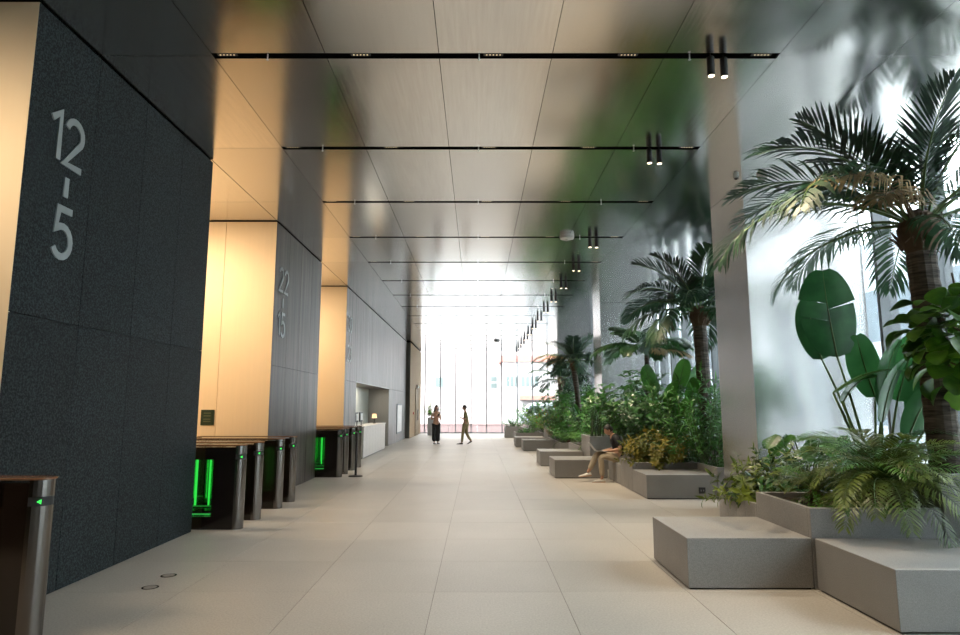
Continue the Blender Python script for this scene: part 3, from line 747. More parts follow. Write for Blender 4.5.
def bush(name, label, loc, R0, n, meshes, spread=70, seed=0, cat='shrub', group=None, smin=0.65, ell=(1, 1)):
    rnd = random.Random(seed); t = thing(name, label, cat, loc, 0, group)
    for i in range(n):
        f = math.sqrt((i + 0.5)/n); az = i*2.39996 + rnd.uniform(-0.3, 0.3); tilt = R(spread)*f*rnd.uniform(0.8, 1.1)
        d = Vector((math.cos(az), math.sin(az), 0))*R0*0.35*f; d.x *= ell[0]; d.y *= ell[1]
        o = put('sprig', meshes[i % len(meshes)], t, (d.x, d.y, 0))
        o.rotation_mode = 'QUATERNION'
        ax = Vector((-math.sin(az), math.cos(az), 0)); from_q = Matrix.Rotation(tilt, 3, ax) @ Matrix.Rotation(rnd.uniform(0, 6.28), 3, 'Z')
        o.rotation_quaternion = from_q.to_quaternion(); s = rnd.uniform(smin, 1.0)*(1 - 0.12*f); o.scale = (s, s, s)
    return t
def palm(label, loc, h, fronds, meshes, lean=(0, 0), r=(0.15, 0.13), seed=0, crown=True, name='palm'):
    rnd = random.Random(seed); t = thing(name, label, 'palm', loc)
    S = int(max(6, h*14)); q = MB(); pts = []; rad = []
    for i in range(S+1):
        f = i/S; pts.append((lean[0]*f*f, lean[1]*f*f, h*f - 0.05)); rad.append((r[0] + (r[1]-r[0])*f)*(1.0 + (0.045 if i % 2 else -0.01)))
    q.tube(pts, rad, 14); q.obj('trunk', M['trunk'], t, smooth=False)
    top = Vector((lean[0], lean[1], h - 0.05))
    if crown:
        q = MB(); rb = r[1]
        q.lathe([(rb*0.9, -0.02), (rb*1.35, 0.12), (rb*1.5, 0.26), (rb*1.1, 0.40), (rb*0.5, 0.46)], 12)
        for k in range(22):
            a = rnd.uniform(0, 6.28); z = rnd.uniform(0.0, 0.3); c = Vector((math.cos(a), math.sin(a), 0))
            q.tube([c*rb*1.1 + Vector((0, 0, z)), c*rb*1.6 + Vector((0, 0, z + 0.10)), c*rb*1.9 + Vector((rnd.uniform(-.05, .05), rnd.uniform(-.05, .05), z + rnd.uniform(-0.05, 0.2)))], [0.022, 0.014, 0.004], 4)
        q.obj('crown_fibre', M['fibre'], t, loc=tuple(top))
        top = top + Vector((0, 0, 0.3))
    for (mi, az, pitch, roll, s) in fronds:
        put('frond', meshes[mi], t, tuple(top + Vector((math.cos(R(az))*r[1]*0.6, math.sin(R(az))*r[1]*0.6, 0))), (R(roll), R(-pitch), R(az)), s)
    return t
def rand_fronds(n, nm, seed, s0=0.85, s1=1.05, pitch=8):
    rnd = random.Random(seed); out = []
    for i in range(n): out.append((i % nm, i*137.5 + rnd.uniform(-12, 12), rnd.uniform(-pitch, pitch), rnd.uniform(-15, 15), rnd.uniform(s0, s1)))
    return out
def paddle_mesh(L, Wd, mats, curl=0.5, tears=(), seed=0, fold=0.18, droop=0.0):
    # blade from origin along +Z, facing -Y; lobed strips each side of a midrib
    rnd = random.Random(seed); q = MB(); NS = 16; P = []; TT = []
    p = Vector((0, 0, 0))
    for i in range(NS+1):
        t = i/NS; a = curl*t*t; TT.append(Vector((0, -math.sin(a), math.cos(a)))); P.append(p.copy()); p = p + TT[-1]*L/NS
    q.tube(P, [0.014*(1 - 0.8*i/NS) for i in range(NS+1)], 5, 0)
    def wd(t): return Wd*0.5*(max(0.0, math.sin(PI*min(0.985, 0.05 + 0.935*t)**0.9))**0.45)
    for s in (-1, 1):
        cuts = [0.0] + sorted(t for t, sd in tears if sd == s) + [1.0]
        for c0, c1 in zip(cuts, cuts[1:]):
            k = max(2, int((c1-c0)*NS)); vs = []; sag = rnd.uniform(-0.06, 0.06)*(len(cuts) > 2)
            for i in range(k+1):
                t = c0 + (c1-c0)*i/k; f = t*NS; j = min(NS-1, int(f)); c = P[j].lerp(P[j+1], f-j); T = TT[j]
                to = t
                if len(cuts) > 2:
                    if i == 0 and c0 > 0: to = t + 0.012
                    if i == k and c1 < 1: to = t - 0.012
                w = wd(t); nrm = Vector((0, -T.z, T.y))
                for u in (0, 0.5, 1.0):
                    tt = t + (to - t)*u; sh = (c + T*((tt - t)*L + u*w*0.22))
                    vs.append(sh + Vector((s*w*u, 0, 0)) + nrm*(fold*w*u - 0.25*w*u*u + sag*u*u*w*2) + Vector((0, 0, -droop*u*u*w)))
            fs = []
            for i in range(k):
                for u in range(2):
                    a = 3*i+u; f = (a, a+1, a+4, a+3); fs.append(f if s > 0 else f[::-1])
            q.add(vs, fs, 1)
    return q.mesh('leaf_blade', mats, smooth=True)
def paddle_plant(label, loc, leaves, seed=0, cat='plant', leaf='paddle', name='paddle_leaf_plant'):
    # leaves: (tipx, tipy, tipz of petiole, blade L, W, yaw, tilt, roll, curl, tears)
    t = thing(name, label, cat, loc); rnd = random.Random(seed)
    for i, (px, py, pz, L, Wd, yaw, tilt, roll, curl, tears) in enumerate(leaves):
        q = MB(); b = Vector((rnd.uniform(-.1, .1), rnd.uniform(-.1, .1), -0.05)); e = Vector((px, py, pz))
        pts = [b.lerp(e, f) + Vector((0, 0, 0.12*pz*math.sin(PI*f)*0.5)) for f in [k/8 for k in range(9)]]
        q.tube(pts, [0.024*(1 - 0.5*k/8) for k in range(9)], 6); pet = q.obj('petiole', M['stem'], t, smooth=True)
        me = paddle_mesh(L, Wd, [M['stem'], LF[leaf]], curl, tears, seed*10 + i)
        o = put('leaf_blade', me, t, tuple(e)); o.rotation_euler = (Matrix.Rotation(R(yaw), 3, 'Z') @ Matrix.Rotation(R(tilt), 3, 'X') @ Matrix.Rotation(R(roll), 3, 'Y')).to_euler()
    return t
MP = [M['stem'], LF['palm']]; MP2 = [M['stem'], LF['palm2']]
# ---- the big palm
fm = [frond_mesh(1.75, 76, 25, 34, 0.62, 0.034, MP, 0.14, (58, 22), 0.30, 0.08, 1, 0.022),
      frond_mesh(2.1, 48, -36, 36, 0.66, 0.036, MP, 0.16, (62, 26), 0.22, 0.22, 2, 0.022),
      frond_mesh(2.2, 30, -56, 36, 0.64, 0.036, MP, 0.16, (62, 28), 0.12, 0.35, 3, 0.022, side=18),
      frond_mesh(1.6, 8, -62, 32, 0.52, 0.034, MP, 0.16, (62, 28), 0.05, 0.4, 4, 0.02),
      frond_mesh(1.5, 34, -30, 30, 0.58, 0.026, [M['fibre'], LF['dry']], 0.2, (60, 25), 0.05, 0.45, 5, 0.018)]
BIGF = [(0, 95, 4, 0, 1.0), (0, 190, -4, 10, 0.95), (0, 340, 2, 0, 1.0), (0, 265, 8, 0, 0.85), (0, 40, 0, 0, 1.0),
        (1, 192, 10, 0, 1.0), (1, 165, 6, 10, 0.95), (1, 140, 2, 0, 0.95), (1, 20, 0, 0, 1.0), (1, 300, 0, 0, 0.85), (1, 330, 0, 0, 1),
        (2, 205, 4, 12, 1.05), (2, 180, -2, 0, 1.1), (2, 60, 0, 0, 1), (2, 100, 0, 0, 0.9), (2, 0, 0, 0, 1.0),
        (3, 150, 0, 0, 1), (3, 10, 0, 0, 1), (3, 250, -4, 0, 0.8), (4, 210, 4, -20, 1.05), (4, 222, -6, -10, 0.9)]
palm('tall palm with dark feather fronds and one dry frond beside the entrance bench', (4.74, 6.62, 0.98), 2.34, BIGF, fm, (-0.04, 0.0), (0.145, 0.135), 3)
# ---- cycads in the tall planter
cm = [frond_mesh(0.95, 62, -18, 36, 0.19, 0.0145, [M['stem'], LF['cycad']], 0.12, (72, 40), 0.30, 0.2, 11, 0.008, 0.5),
      frond_mesh(1.05, 40, -45, 36, 0.20, 0.0145, [M['stem'], LF['cycad']], 0.12, (72, 40), 0.15, 0.3, 12, 0.008, 0.5),
      frond_mesh(0.98, 10, -72, 36, 0.20, 0.0145, [M['stem'], LF['cycad']], 0.12, (72, 40), 0.05, 0.3, 13, 0.008, 0.5, 14),
      frond_mesh(1.0, 52, -25, 36, 0.20, 0.0145, [M['stem'], LF['cycad_g']], 0.12, (72, 40), 0.25, 0.25, 14, 0.008, 0.5)]
def cycad(label, loc, h, n, seed, sc=1.0, meshes=cm, name='cycad'):
    rnd = random.Random(seed); t = thing(name, label, 'plant', loc)
    q = MB(); q.lathe([(0.07, -0.06), (0.085, h*0.5), (0.075, h), (0.03, h + 0.05)], 10); q.obj('trunk', M['stem_b'], t)
    for i in range(n):
        f = i/n; mi = 0 if f < 0.3 else (3 if f < 0.5 else (1 if f < 0.78 else 2))
        put('frond', meshes[mi], t, (0, 0, h), (R(rnd.uniform(-18, 18)), R(rnd.uniform(-12, 10)), i*2.39996 + rnd.uniform(-0.2, 0.2)), sc*rnd.uniform(0.82, 1.05))
    return t
cy = cycad('broad olive-green cycad drooping over the long stone bench', (3.98, 6.42, 0.66), 0.24, 40, 5, 1.0)
for k, (az, pi_, s_) in enumerate(((205, 10, 0.95), (228, 16, 1.0), (245, 12, 1.1), (258, 20, 0.95), (272, 14, 1.1), (288, 18, 1.0), (305, 12, 1.1), (322, 18, 1.0), (345, 14, 0.95))):
    put('frond', cm[2] if k % 3 else cm[1], cy, (0, 0, 0.24), (R(8 - 4*(k % 4)), R(-pi_), R(az)), s_)
cycad('smaller bright cycad under the big palm trunk', (4.14, 6.95, 0.66), 0.34, 24, 8, 0.9, [cm[3], cm[3], cm[2], cm[3]])
cycad('low cycad at the corner of the tall planter', (3.52, 6.85, 0.66), 0.10, 18, 9, 0.6)
bush('groundcover', 'bright small-leaved groundcover along the tall planter edge', (3.42, 6.38, 0.66), 0.5, 16, sprigs('small', 0.20, 0.085, 0.05, 8, 'bright'), 75, 3, 'plant', None, 0.6)
bush('groundcover', 'bright small-leaved groundcover at the front of the cycads', (3.80, 6.32, 0.66), 0.5, 16, sprigs('small', 0.20, 0.085, 0.05, 8, 'bright'), 75, 4, 'plant', None, 0.6)
# ---- variegated shrubs and monstera in the low planter
bush('variegated_shrub', 'dark variegated shrub spilling over the low slab-sided planter', (3.32, 7.85, 0.52), 0.55, 26, sprigs('broad', 0.50, 0.20, 0.060, 15, 'varieg'), 80, 5)
bush('variegated_shrub', 'taller variegated shrub with upright tips in the low planter', (3.55, 8.05, 0.52), 0.35, 14, sprigs('broad', 0.72, 0.19, 0.06, 14, 'varieg'), 38, 6)
bush('dark_shrub', 'dark glossy shrub between the cycads and variegated shrubs', (3.66, 7.65, 0.52), 0.5, 22, sprigs('broad', 0.55, 0.18, 0.075, 14, 'dark'), 70, 7)
def monstera_leaf(L, mats, seed):
    q = MB(); rnd = random.Random(seed)
    n = 7
    for s in (-1, 1):
        for i in range(n):
            t0 = i/n; t1 = (i + 0.78)/n; w0 = L*0.48*math.sin(PI*(0.10 + 0.86*t0))**0.7; w1 = L*0.48*math.sin(PI*(0.10 + 0.86*t1))**0.7
            up = 0.18*L*(1 - t0)
            q.add([(t0*L, 0, 0), (t1*L, 0, 0), (t1*L - 0.05*L + up*0.35, s*w1*0.6, 0.03*L), (t0*L - 0.05*L + up*0.35, s*w0*0.6, 0.03*L), (t1*L - 0.02*L + up*0.5, s*w1, -0.05*L), (t0*L + 0.0*L + up*0.5, s*w0, -0.05*L)],
                  [f if s > 0 else f[::-1] for f in [(0, 1, 2, 3), (3, 2, 4, 5)]], 1)
        q.add([(0, 0, 0), (L, 0, 0), (L*0.85, s*L*0.14, 0.012*L), (0.05*L, s*L*0.17, 0.012*L)], [(0, 1, 2, 3) if s > 0 else (3, 2, 1, 0)], 1)
    return q.mesh('leaf_blade', mats)
def monstera(label, loc, n, h, L, seed, leaf='mid'):
    t = thing('split_leaf_plant', label, 'plant', loc); rnd = random.Random(seed); mes = [monstera_leaf(L, [M['stem'], LF[leaf]], k) for k in range(2)]
    for i in range(n):
        az = i*2.4 + rnd.uniform(-0.3, 0.3); rr = h*rnd.uniform(0.15, 0.6); z = h*rnd.uniform(0.55, 1.0)
        e = Vector((math.cos(az)*rr, math.sin(az)*rr, z)); q = MB(); q.tube([(0, 0, -0.05), e*0.5 + Vector((0, 0, 0.12)), e], [0.012, 0.009, 0.006], 5); q.obj('petiole', M['stem'], t)
        put('leaf_blade', mes[i % 2], t, tuple(e), (R(rnd.uniform(-20, 20)), R(rnd.uniform(15, 55)), az), rnd.uniform(0.75, 1.1))
monstera('split-leaf plant behind the variegated shrubs', (3.95, 7.85, 0.52), 13, 0.85, 0.34, 3)
monstera('split-leaf plant under the paddle-leaf plant', (4.75, 7.8, 0.52), 10, 0.8, 0.34, 6)
bush('dark_shrub', 'dark shrub filling the low planter behind the cycads', (4.35, 8.0, 0.52), 0.6, 22, sprigs('broad', 0.7, 0.18, 0.075, 14, 'dark'), 60, 17)
# ---- paddle-leaf plant (tall blade in front of the wide column)
paddle_plant('tall paddle-leaf plant with one big upright leaf before the wide column', (4.81, 7.85, 0.52),
    [(-0.36, 0.05, 1.74, 1.10, 0.68, -6, -4, -5, 0.25, ((0.42, -1), (0.62, -1), (0.55, 1))),
     (-0.46, 0.22, 1.72, 0.80, 0.46, 10, -6, -10, 0.3, ()),
     (0.08, -0.05, 1.12, 0.85, 0.40, 30, 8, 4, 0.5, ((0.5, 1),)),
     (0.30, 0.0, 1.20, 0.85, 0.42, -25, 8, 16, 0.5, ()),
     (0.50, 0.05, 1.05, 0.95, 0.42, -15, 14, 26, 0.6, ((0.6, 1),)),
     (0.0, -0.15, 0.95, 0.85, 0.36, 35, 16, -6, 0.6, ()),
     (-0.50, -0.05, 1.30, 0.95, 0.36, 75, 55, -8, 1.3, ((0.4, 1), (0.7, -1))),
     (-0.30, 0.1, 1.2, 0.6, 0.28, 40, 40, -25, 1.0, ((0.5, -1),)),
     (0.75, 0.1, 0.95, 0.9, 0.40, -35, 25, 25, 0.7, ()),
     (0.25, -0.2, 0.75, 0.8, 0.38, 5, 18, 14, 0.6, ()),
     (0.1, 0.1, 1.25, 0.8, 0.40, -10, 0, -14, 0.4, ())], 4)
# ---- fiddle-leaf fig
t = thing('fiddle_leaf_fig', 'fiddle-leaf fig with big rounded leaves in front of the palm trunk', 'tree', (4.90, 6.28, 1.03))
q = MB(); q.tube([(0, 0, -0.05), (0.02, 0, 0.4), (-0.03, 0, 0.9), (-0.12, -0.02, 1.5), (-0.15, 0, 1.95)], [0.035, 0.032, 0.028, 0.02, 0.008], 8); q.obj('trunk', M['stem_b'], t, smooth=True)
figl = []
for k in range(3):
    q = MB(); add_leaf(q, Vector((0, 0, 0)), Vector((1, 0, 0)), Vector((0, 0, 1)), 0.30, 0.24, 7, 0.6 + 0.3*k, 0.22, 1.15, 0); figl.append(q.mesh('leaf', LF['fig'], smooth=True))
rnd = random.Random(21)
for k in range(9):
    az = k*2.4; z = 0.85 + k*0.12; e = Vector((math.cos(az)*0.28 - 0.13, math.sin(az)*0.28, z + 0.2)); q = MB(); q.tube([(-0.08, 0, z), e], [0.012, 0.006], 5); q.obj('branch', M['stem_b'], t)
NF_ = 170
for i in range(NF_):
    az = i*2.39996; u = (i + 0.5)/NF_; el = math.asin(1 - 2*u); rr = rnd.uniform(0.10, 0.44)
    d = Vector((math.cos(az)*math.cos(el), math.sin(az)*math.cos(el), math.sin(el)))
    c = Vector((-0.20, 0, 1.34)) + Vector((d.x*rr*1.05, d.y*rr, d.z*rr*1.25))
    o = put('leaf', figl[i % 3], t, tuple(c), (R(rnd.uniform(-35, 35)), R(rnd.uniform(-30, 30)) - el*0.5, az), rnd.uniform(0.6, 1.0))

# ---- second bay
pm2 = [frond_mesh(1.45, 72, 10, 40, 0.50, 0.036, MP, 0.14, (62, 22), 0.30, 0.12, 31, 0.018),
       frond_mesh(1.75, 45, -45, 44, 0.52, 0.038, MP, 0.16, (66, 26), 0.2, 0.35, 32, 0.018),
       frond_mesh(1.6, 15, -62, 42, 0.50, 0.036, MP, 0.16, (66, 28), 0.08, 0.45, 33, 0.018)]
palm('second tall palm rising beside the wide steel column', (4.92, 13.9, 0.5), 2.95, rand_fronds(24, 3, 4, 1.05, 1.3), pm2, (-0.05, 0), (0.15, 0.14), 5)
pm3 = [frond_mesh(1.3, 66, -10, 22, 0.42, 0.075, MP2, 0.3, (60, 25), 0.2, 0.3, 41, 0.014),
       frond_mesh(1.4, 40, -45, 22, 0.44, 0.08, MP2, 0.3, (62, 28), 0.12, 0.4, 42, 0.014),
       frond_mesh(1.2, 15, -35, 20, 0.36, 0.06, [M['fibre'], LF['dry']], 0.3, (60, 28), 0.1, 0.4, 43, 0.012)]
palm('multi-branched pale green palm behind the seated man', (4.35, 16.4, 0.5), 2.55, [f if f[0] < 2 or i in (2, 5) else (1,) + f[1:] for i, f in enumerate(rand_fronds(18, 3, 6))], pm3, (0.0, 0), (0.08, 0.06), 6, False)
paddle_plant('paddle-leaf plant rising between the second bay shrubs', (4.25, 14.3, 0.5),
    [(-0.25, 0, 1.45, 0.8, 0.36, 15, 12, -35, 0.6, ()), (0.2, 0, 1.5, 0.75, 0.36, -15, 8, 15, 0.5, ()), (0.4, -0.1, 1.15, 0.8, 0.34, -40, 20, 25, 0.6, ()),
     (-0.05, -0.2, 1.05, 0.75, 0.34, 10, 20, -5, 0.7, ()), (0.15, -0.3, 0.85, 0.75, 0.32, -5, 35, 10, 0.7, ()), (-0.4, -0.1, 1.0, 0.7, 0.3, 60, 30, -10, 0.8, ()), (0.5, 0.1, 1.5, 0.7, 0.34, 30, 5, 25, 0.4, ())], 9, leaf='mid')
bush('leafy_shrub', 'tall dense green shrub behind the bronze fern bush', (4.05, 14.9, 0.5), 0.9, 34, sprigs('broad', 2.0, 0.26, 0.13, 26, 'dark'), 42, 11)
bush('leafy_shrub', 'mid green umbrella-leaf shrub behind the seated man', (3.95, 16.1, 0.5), 0.8, 30, sprigs('whorl', 2.15, 0.23, 0.085, 9, 'mid'), 40, 12)
bush('leafy_shrub', 'umbrella-leaf shrub below the second tall palm', (4.85, 14.9, 0.5), 0.9, 28, sprigs('whorl', 2.15, 0.23, 0.085, 9, 'dark'), 45, 13)
bush('bamboo_palm', 'bamboo palm with narrow leaves against the wide steel column', (4.72, 12.75, 0.5), 0.8, 34, sprigs('lance', 1.9, 0.34, 0.05, 30, 'mid'), 36, 14, 'palm')
bush('bamboo_palm', 'bamboo palm with narrow leaves behind the bronze fern bush', (4.55, 13.4, 0.5), 0.8, 26, sprigs('lance', 1.9, 0.34, 0.05, 30, 'mid'), 40, 15, 'palm')
bush('groundcover', 'low leafy groundcover at the stone planter by the wide column', (4.7, 12.2, 0.5), 0.6, 20, sprigs('small', 0.35, 0.11, 0.06, 10, 'mid'), 70, 16, 'plant')
bush('bronze_fern_bush', 'rounded bronze-yellow fern bush beside the seated man', (3.72, 13.45, 0.5), 0.75, 80, sprigs('broad', 0.74, 0.17, 0.075, 20, 'bronze'), 76, 18, smin=0.7)
bush('fine_fern', 'pale fine-leaved fern at the back of the bronze bush', (4.15, 13.2, 0.5), 0.5, 22, sprigs('lance', 0.75, 0.20, 0.022, 24, 'mid'), 55, 19, 'fern')
# snake plants
def snake(label, loc, n, w, dpt, h, seed):
    t = thing('snake_plant', label, 'plant', loc); rnd = random.Random(seed); mes = []
    for k in range(3):
        q = MB(); tw = rnd.uniform(-0.5, 0.5)
        vs = []; S = 6
        for i in range(S+1):
            f = i/S; ww = 0.032*(1 - f**3.5)*(0.6 + 0.9*min(1, f*2.2))*0.9 + 0.001; a = tw*f*2; bx = 0.06*math.sin(f*2 + k)
            c, s_ = math.cos(a), math.sin(a); vs += [(bx - c*ww, -s_*ww, f*h), (bx - s_*0.008, c*0.008, f*h), (bx + c*ww, s_*ww, f*h)]
        fs = []
        for i in range(S): a = 3*i; fs += [(a, a+1, a+4, a+3), (a+1, a+2, a+5, a+4), (a+3, a+5, a+2, a)]
        q.add(vs, fs); mes.append(q.mesh('blade', LF['snake'], smooth=True))
    for i in range(n):
        put('blade', mes[i % 3], t, (rnd.uniform(-w, w), rnd.uniform(-dpt, dpt), -0.04), (R(rnd.uniform(-9, 9)), R(rnd.uniform(-12, 12)), rnd.uniform(0, 6.28)), rnd.uniform(0.7, 1.08))
snake('upright snake plant at the front corner of the tall planter box', (3.3, 17.9, 0.81), 16, 0.2, 0.25, 1.0, 1)
snake('dark snake plant in the middle of the tall planter box', (3.95, 17.9, 0.81), 22, 0.35, 0.25, 1.0, 2)
snake('dark snake plant at the facade end of the tall planter box', (4.75, 17.9, 0.81), 22, 0.4, 0.3, 1.0, 3)
snake('snake plant row behind the seated man', (3.85, 14.75, 0.5), 20, 0.15, 0.5, 0.85, 4)
# ---- third bay
cycad('arching fern at the end of the snake plant box', (3.25, 19.2, 0.44), 0.12, 22, 21, 0.8, [cm[3], cm[3], cm[2], cm[3]], 'fern')
bush('leafy_shrub', 'bright leafy shrub beside the second steel column', (3.6, 20.3, 0.44), 0.8, 26, sprigs('broad', 1.5, 0.26, 0.11, 18, 'mid'), 50, 22)
bush('leafy_shrub', 'tall dark shrub against the second steel column', (4.9, 19.9, 0.44), 0.9, 26, sprigs('broad', 2.0, 0.26, 0.13, 26, 'dark'), 45, 23)
palm('feathery palm with a dry tip in the mid lobby planter', (3.95, 24.8, 0.34), 2.75, rand_fronds(20, 3, 9) + [(3, 195, 10, 0, 0.9), (3, 168, 0, 0, 0.7)], pm2 + [frond_mesh(1.6, 25, -50, 36, 0.42, 0.04, [M['fibre'], LF['dry']], 0.2, (60, 28), 0.1, 0.4, 53, 0.014)], (-0.2, 0), (0.11, 0.10), 9)
paddle_plant('dark strap-leaf plant below the feathery palm', (3.9, 24.2, 0.34),
    [(0.12*math.cos(k*2.4), 0.12*math.sin(k*2.4), 0.55 + 0.05*k, 1.0, 0.16, math.degrees(k*2.4) + 90, 22 + 3*k, 0, 0.8, ()) for k in range(11)], 10, leaf='dark', name='strap_leaf_plant')
bush('leafy_shrub', 'green shrub filling the mid lobby planter front', (3.4, 24.2, 0.34), 0.9, 30, sprigs('broad', 1.3, 0.25, 0.11, 16, 'mid'), 62, 24)
bush('leafy_shrub', 'tall umbrella-leaf shrub under the feathery palm', (3.6, 25.6, 0.34), 0.9, 28, sprigs('whorl', 2.15, 0.23, 0.085, 9, 'mid'), 45, 25)
bush('leafy_shrub', 'dark shrub under the feathery palm', (4.7, 25.2, 0.34), 0.9, 26, sprigs('broad', 2.0, 0.26, 0.13, 26, 'dark'), 45, 26)
cycad('arching fern in the mid lobby planter', (3.3, 23.35, 0.34), 0.1, 20, 27, 0.8, [cm[3], cm[3], cm[2], cm[3]], 'fern')
bush('croton', 'orange and yellow croton behind the mid lobby shrubs', (3.3, 27.0, 0.34), 0.5, 22, sprigs('broad', 1.35, 0.20, 0.075, 16, 'croton'), 35, 28)
bush('yellow_shrub', 'yellow-green shrub in the tall pale planter box', (3.35, 28.1, 0.89), 0.7, 30, sprigs('broad', 0.85, 0.20, 0.085, 14, 'bright'), 68, 29)
bush('leafy_shrub', 'dark shrub at the back of the tall pale planter box', (4.4, 28.2, 0.89), 0.9, 26, sprigs('broad', 2.0, 0.26, 0.13, 26, 'dark'), 45, 30)
palm('distant palm near the third steel column', (3.9, 29.9, 0.44), 2.2, rand_fronds(18, 3, 12), pm2, (0, 0), (0.11, 0.1), 11)
bush('leafy_shrub', 'low spreading green shrub in the small planter', (2.3, 29.9, 0.44), 0.6, 26, sprigs('small', 0.45, 0.13, 0.07, 10, 'mid'), 75, 31)
bush('leafy_shrub', 'yellow-tinged shrub in the planter by the end glazing', (3.3, 30.3, 0.44), 0.9, 32, sprigs('broad', 1.5, 0.26, 0.11, 18, 'bright'), 60, 32)
bush('leafy_shrub', 'dense green shrub in the planter by the end glazing', (3.5, 32.2, 0.44), 0.9, 30, sprigs('broad', 2.0, 0.26, 0.13, 26, 'mid'), 50, 33)
bush('leafy_shrub', 'single leafy shrub in the square planter by the end glazing', (2.0, 35.6, 0.54), 0.5, 18, sprigs('broad', 0.85, 0.20, 0.085, 14, 'mid'), 60, 34)
bush('leafy_shrub', 'leafy shrub in the last planter', (3.2, 36.8, 0.44), 0.8, 26, sprigs('broad', 1.5, 0.26, 0.11, 18, 'mid'), 55, 35)
# pot plant by the far glazing
t = thing('tall_plant_pot', 'tall slim grey plant pot by the end glazing', 'plant pot', (-2.75, 38.3, 0))
q = MB(); q.prism([(-0.17, -0.17), (0.17, -0.17), (0.17, 0.17), (-0.17, 0.17)], 0, 0.98); q.obj('body', plain('pot_grey', (0.42, 0.43, 0.45), 0.5), t, bevel=0.01)
boxo('rim', (-0.19, 0.19, -0.19, 0.19, 0.98, 1.02), bpy.data.materials['pot_grey'], t, 0.006)
bush('pot_shrub', 'small bright shrub growing in the slim grey pot', (-2.75, 38.3, 1.02), 0.3, 22, sprigs('broad', 0.85, 0.20, 0.085, 14, 'bright'), 42, 41)

# ------------------------------------------------------------------ people
def skin(name, V, E, Rd, mat, parent, root=0, sub=2, smooth=True):
    me = bpy.data.meshes.new(name); me.from_pydata(V, E, []); me.update()
    o = bpy.data.objects.new(name, me); COL.objects.link(o)
    md = o.modifiers.new('skin', 'SKIN'); md.use_smooth_shade = True
    sv = me.skin_vertices[0].data if me.skin_vertices else None
    if sv is None:
        bm = bmesh.new(); bm.from_mesh(me); bm.verts.layers.skin.verify(); bm.to_mesh(me); bm.free(); sv = me.skin_vertices[0].data
    for i, r in enumerate(Rd): sv[i].radius = (r if hasattr(r, '__len__') else (r, r)); sv[i].use_root = (i == root)
    s = o.modifiers.new('sub', 'SUBSURF'); s.levels = sub; s.render_levels = sub
    dg = bpy.context.evaluated_depsgraph_get(); dg.update()
    nm = bpy.data.meshes.new_from_object(o.evaluated_get(dg)); bpy.data.objects.remove(o)
    nm.name = name; nm.materials.clear()
    for m_ in (mat if isinstance(mat, list) else [mat]): nm.materials.append(m_)
    for p in nm.polygons: p.use_smooth = smooth
    return put(name, nm, parent)
def chain(items):
    V = []; Rr = []; E = []
    for k, (p, r) in enumerate(items):
        V.append(p); Rr.append(r)
        if k: E.append((k-1, k))
    return V, E, Rr
class Rig:
    def __init__(s): s.V = []; s.E = []; s.R = []
    def v(s, p, r, par=None):
        s.V.append(tuple(p)); s.R.append(r)
        if par is not None: s.E.append((par, len(s.V)-1))
        return len(s.V)-1
    def path(s, par, items):
        for p, r in items: par = s.v(p, r, par)
        return par
SKIN = plain('skin_tone', (0.45, 0.25, 0.16), 0.5)
HAIR = plain('dark_hair', (0.012, 0.009, 0.008), 0.45)
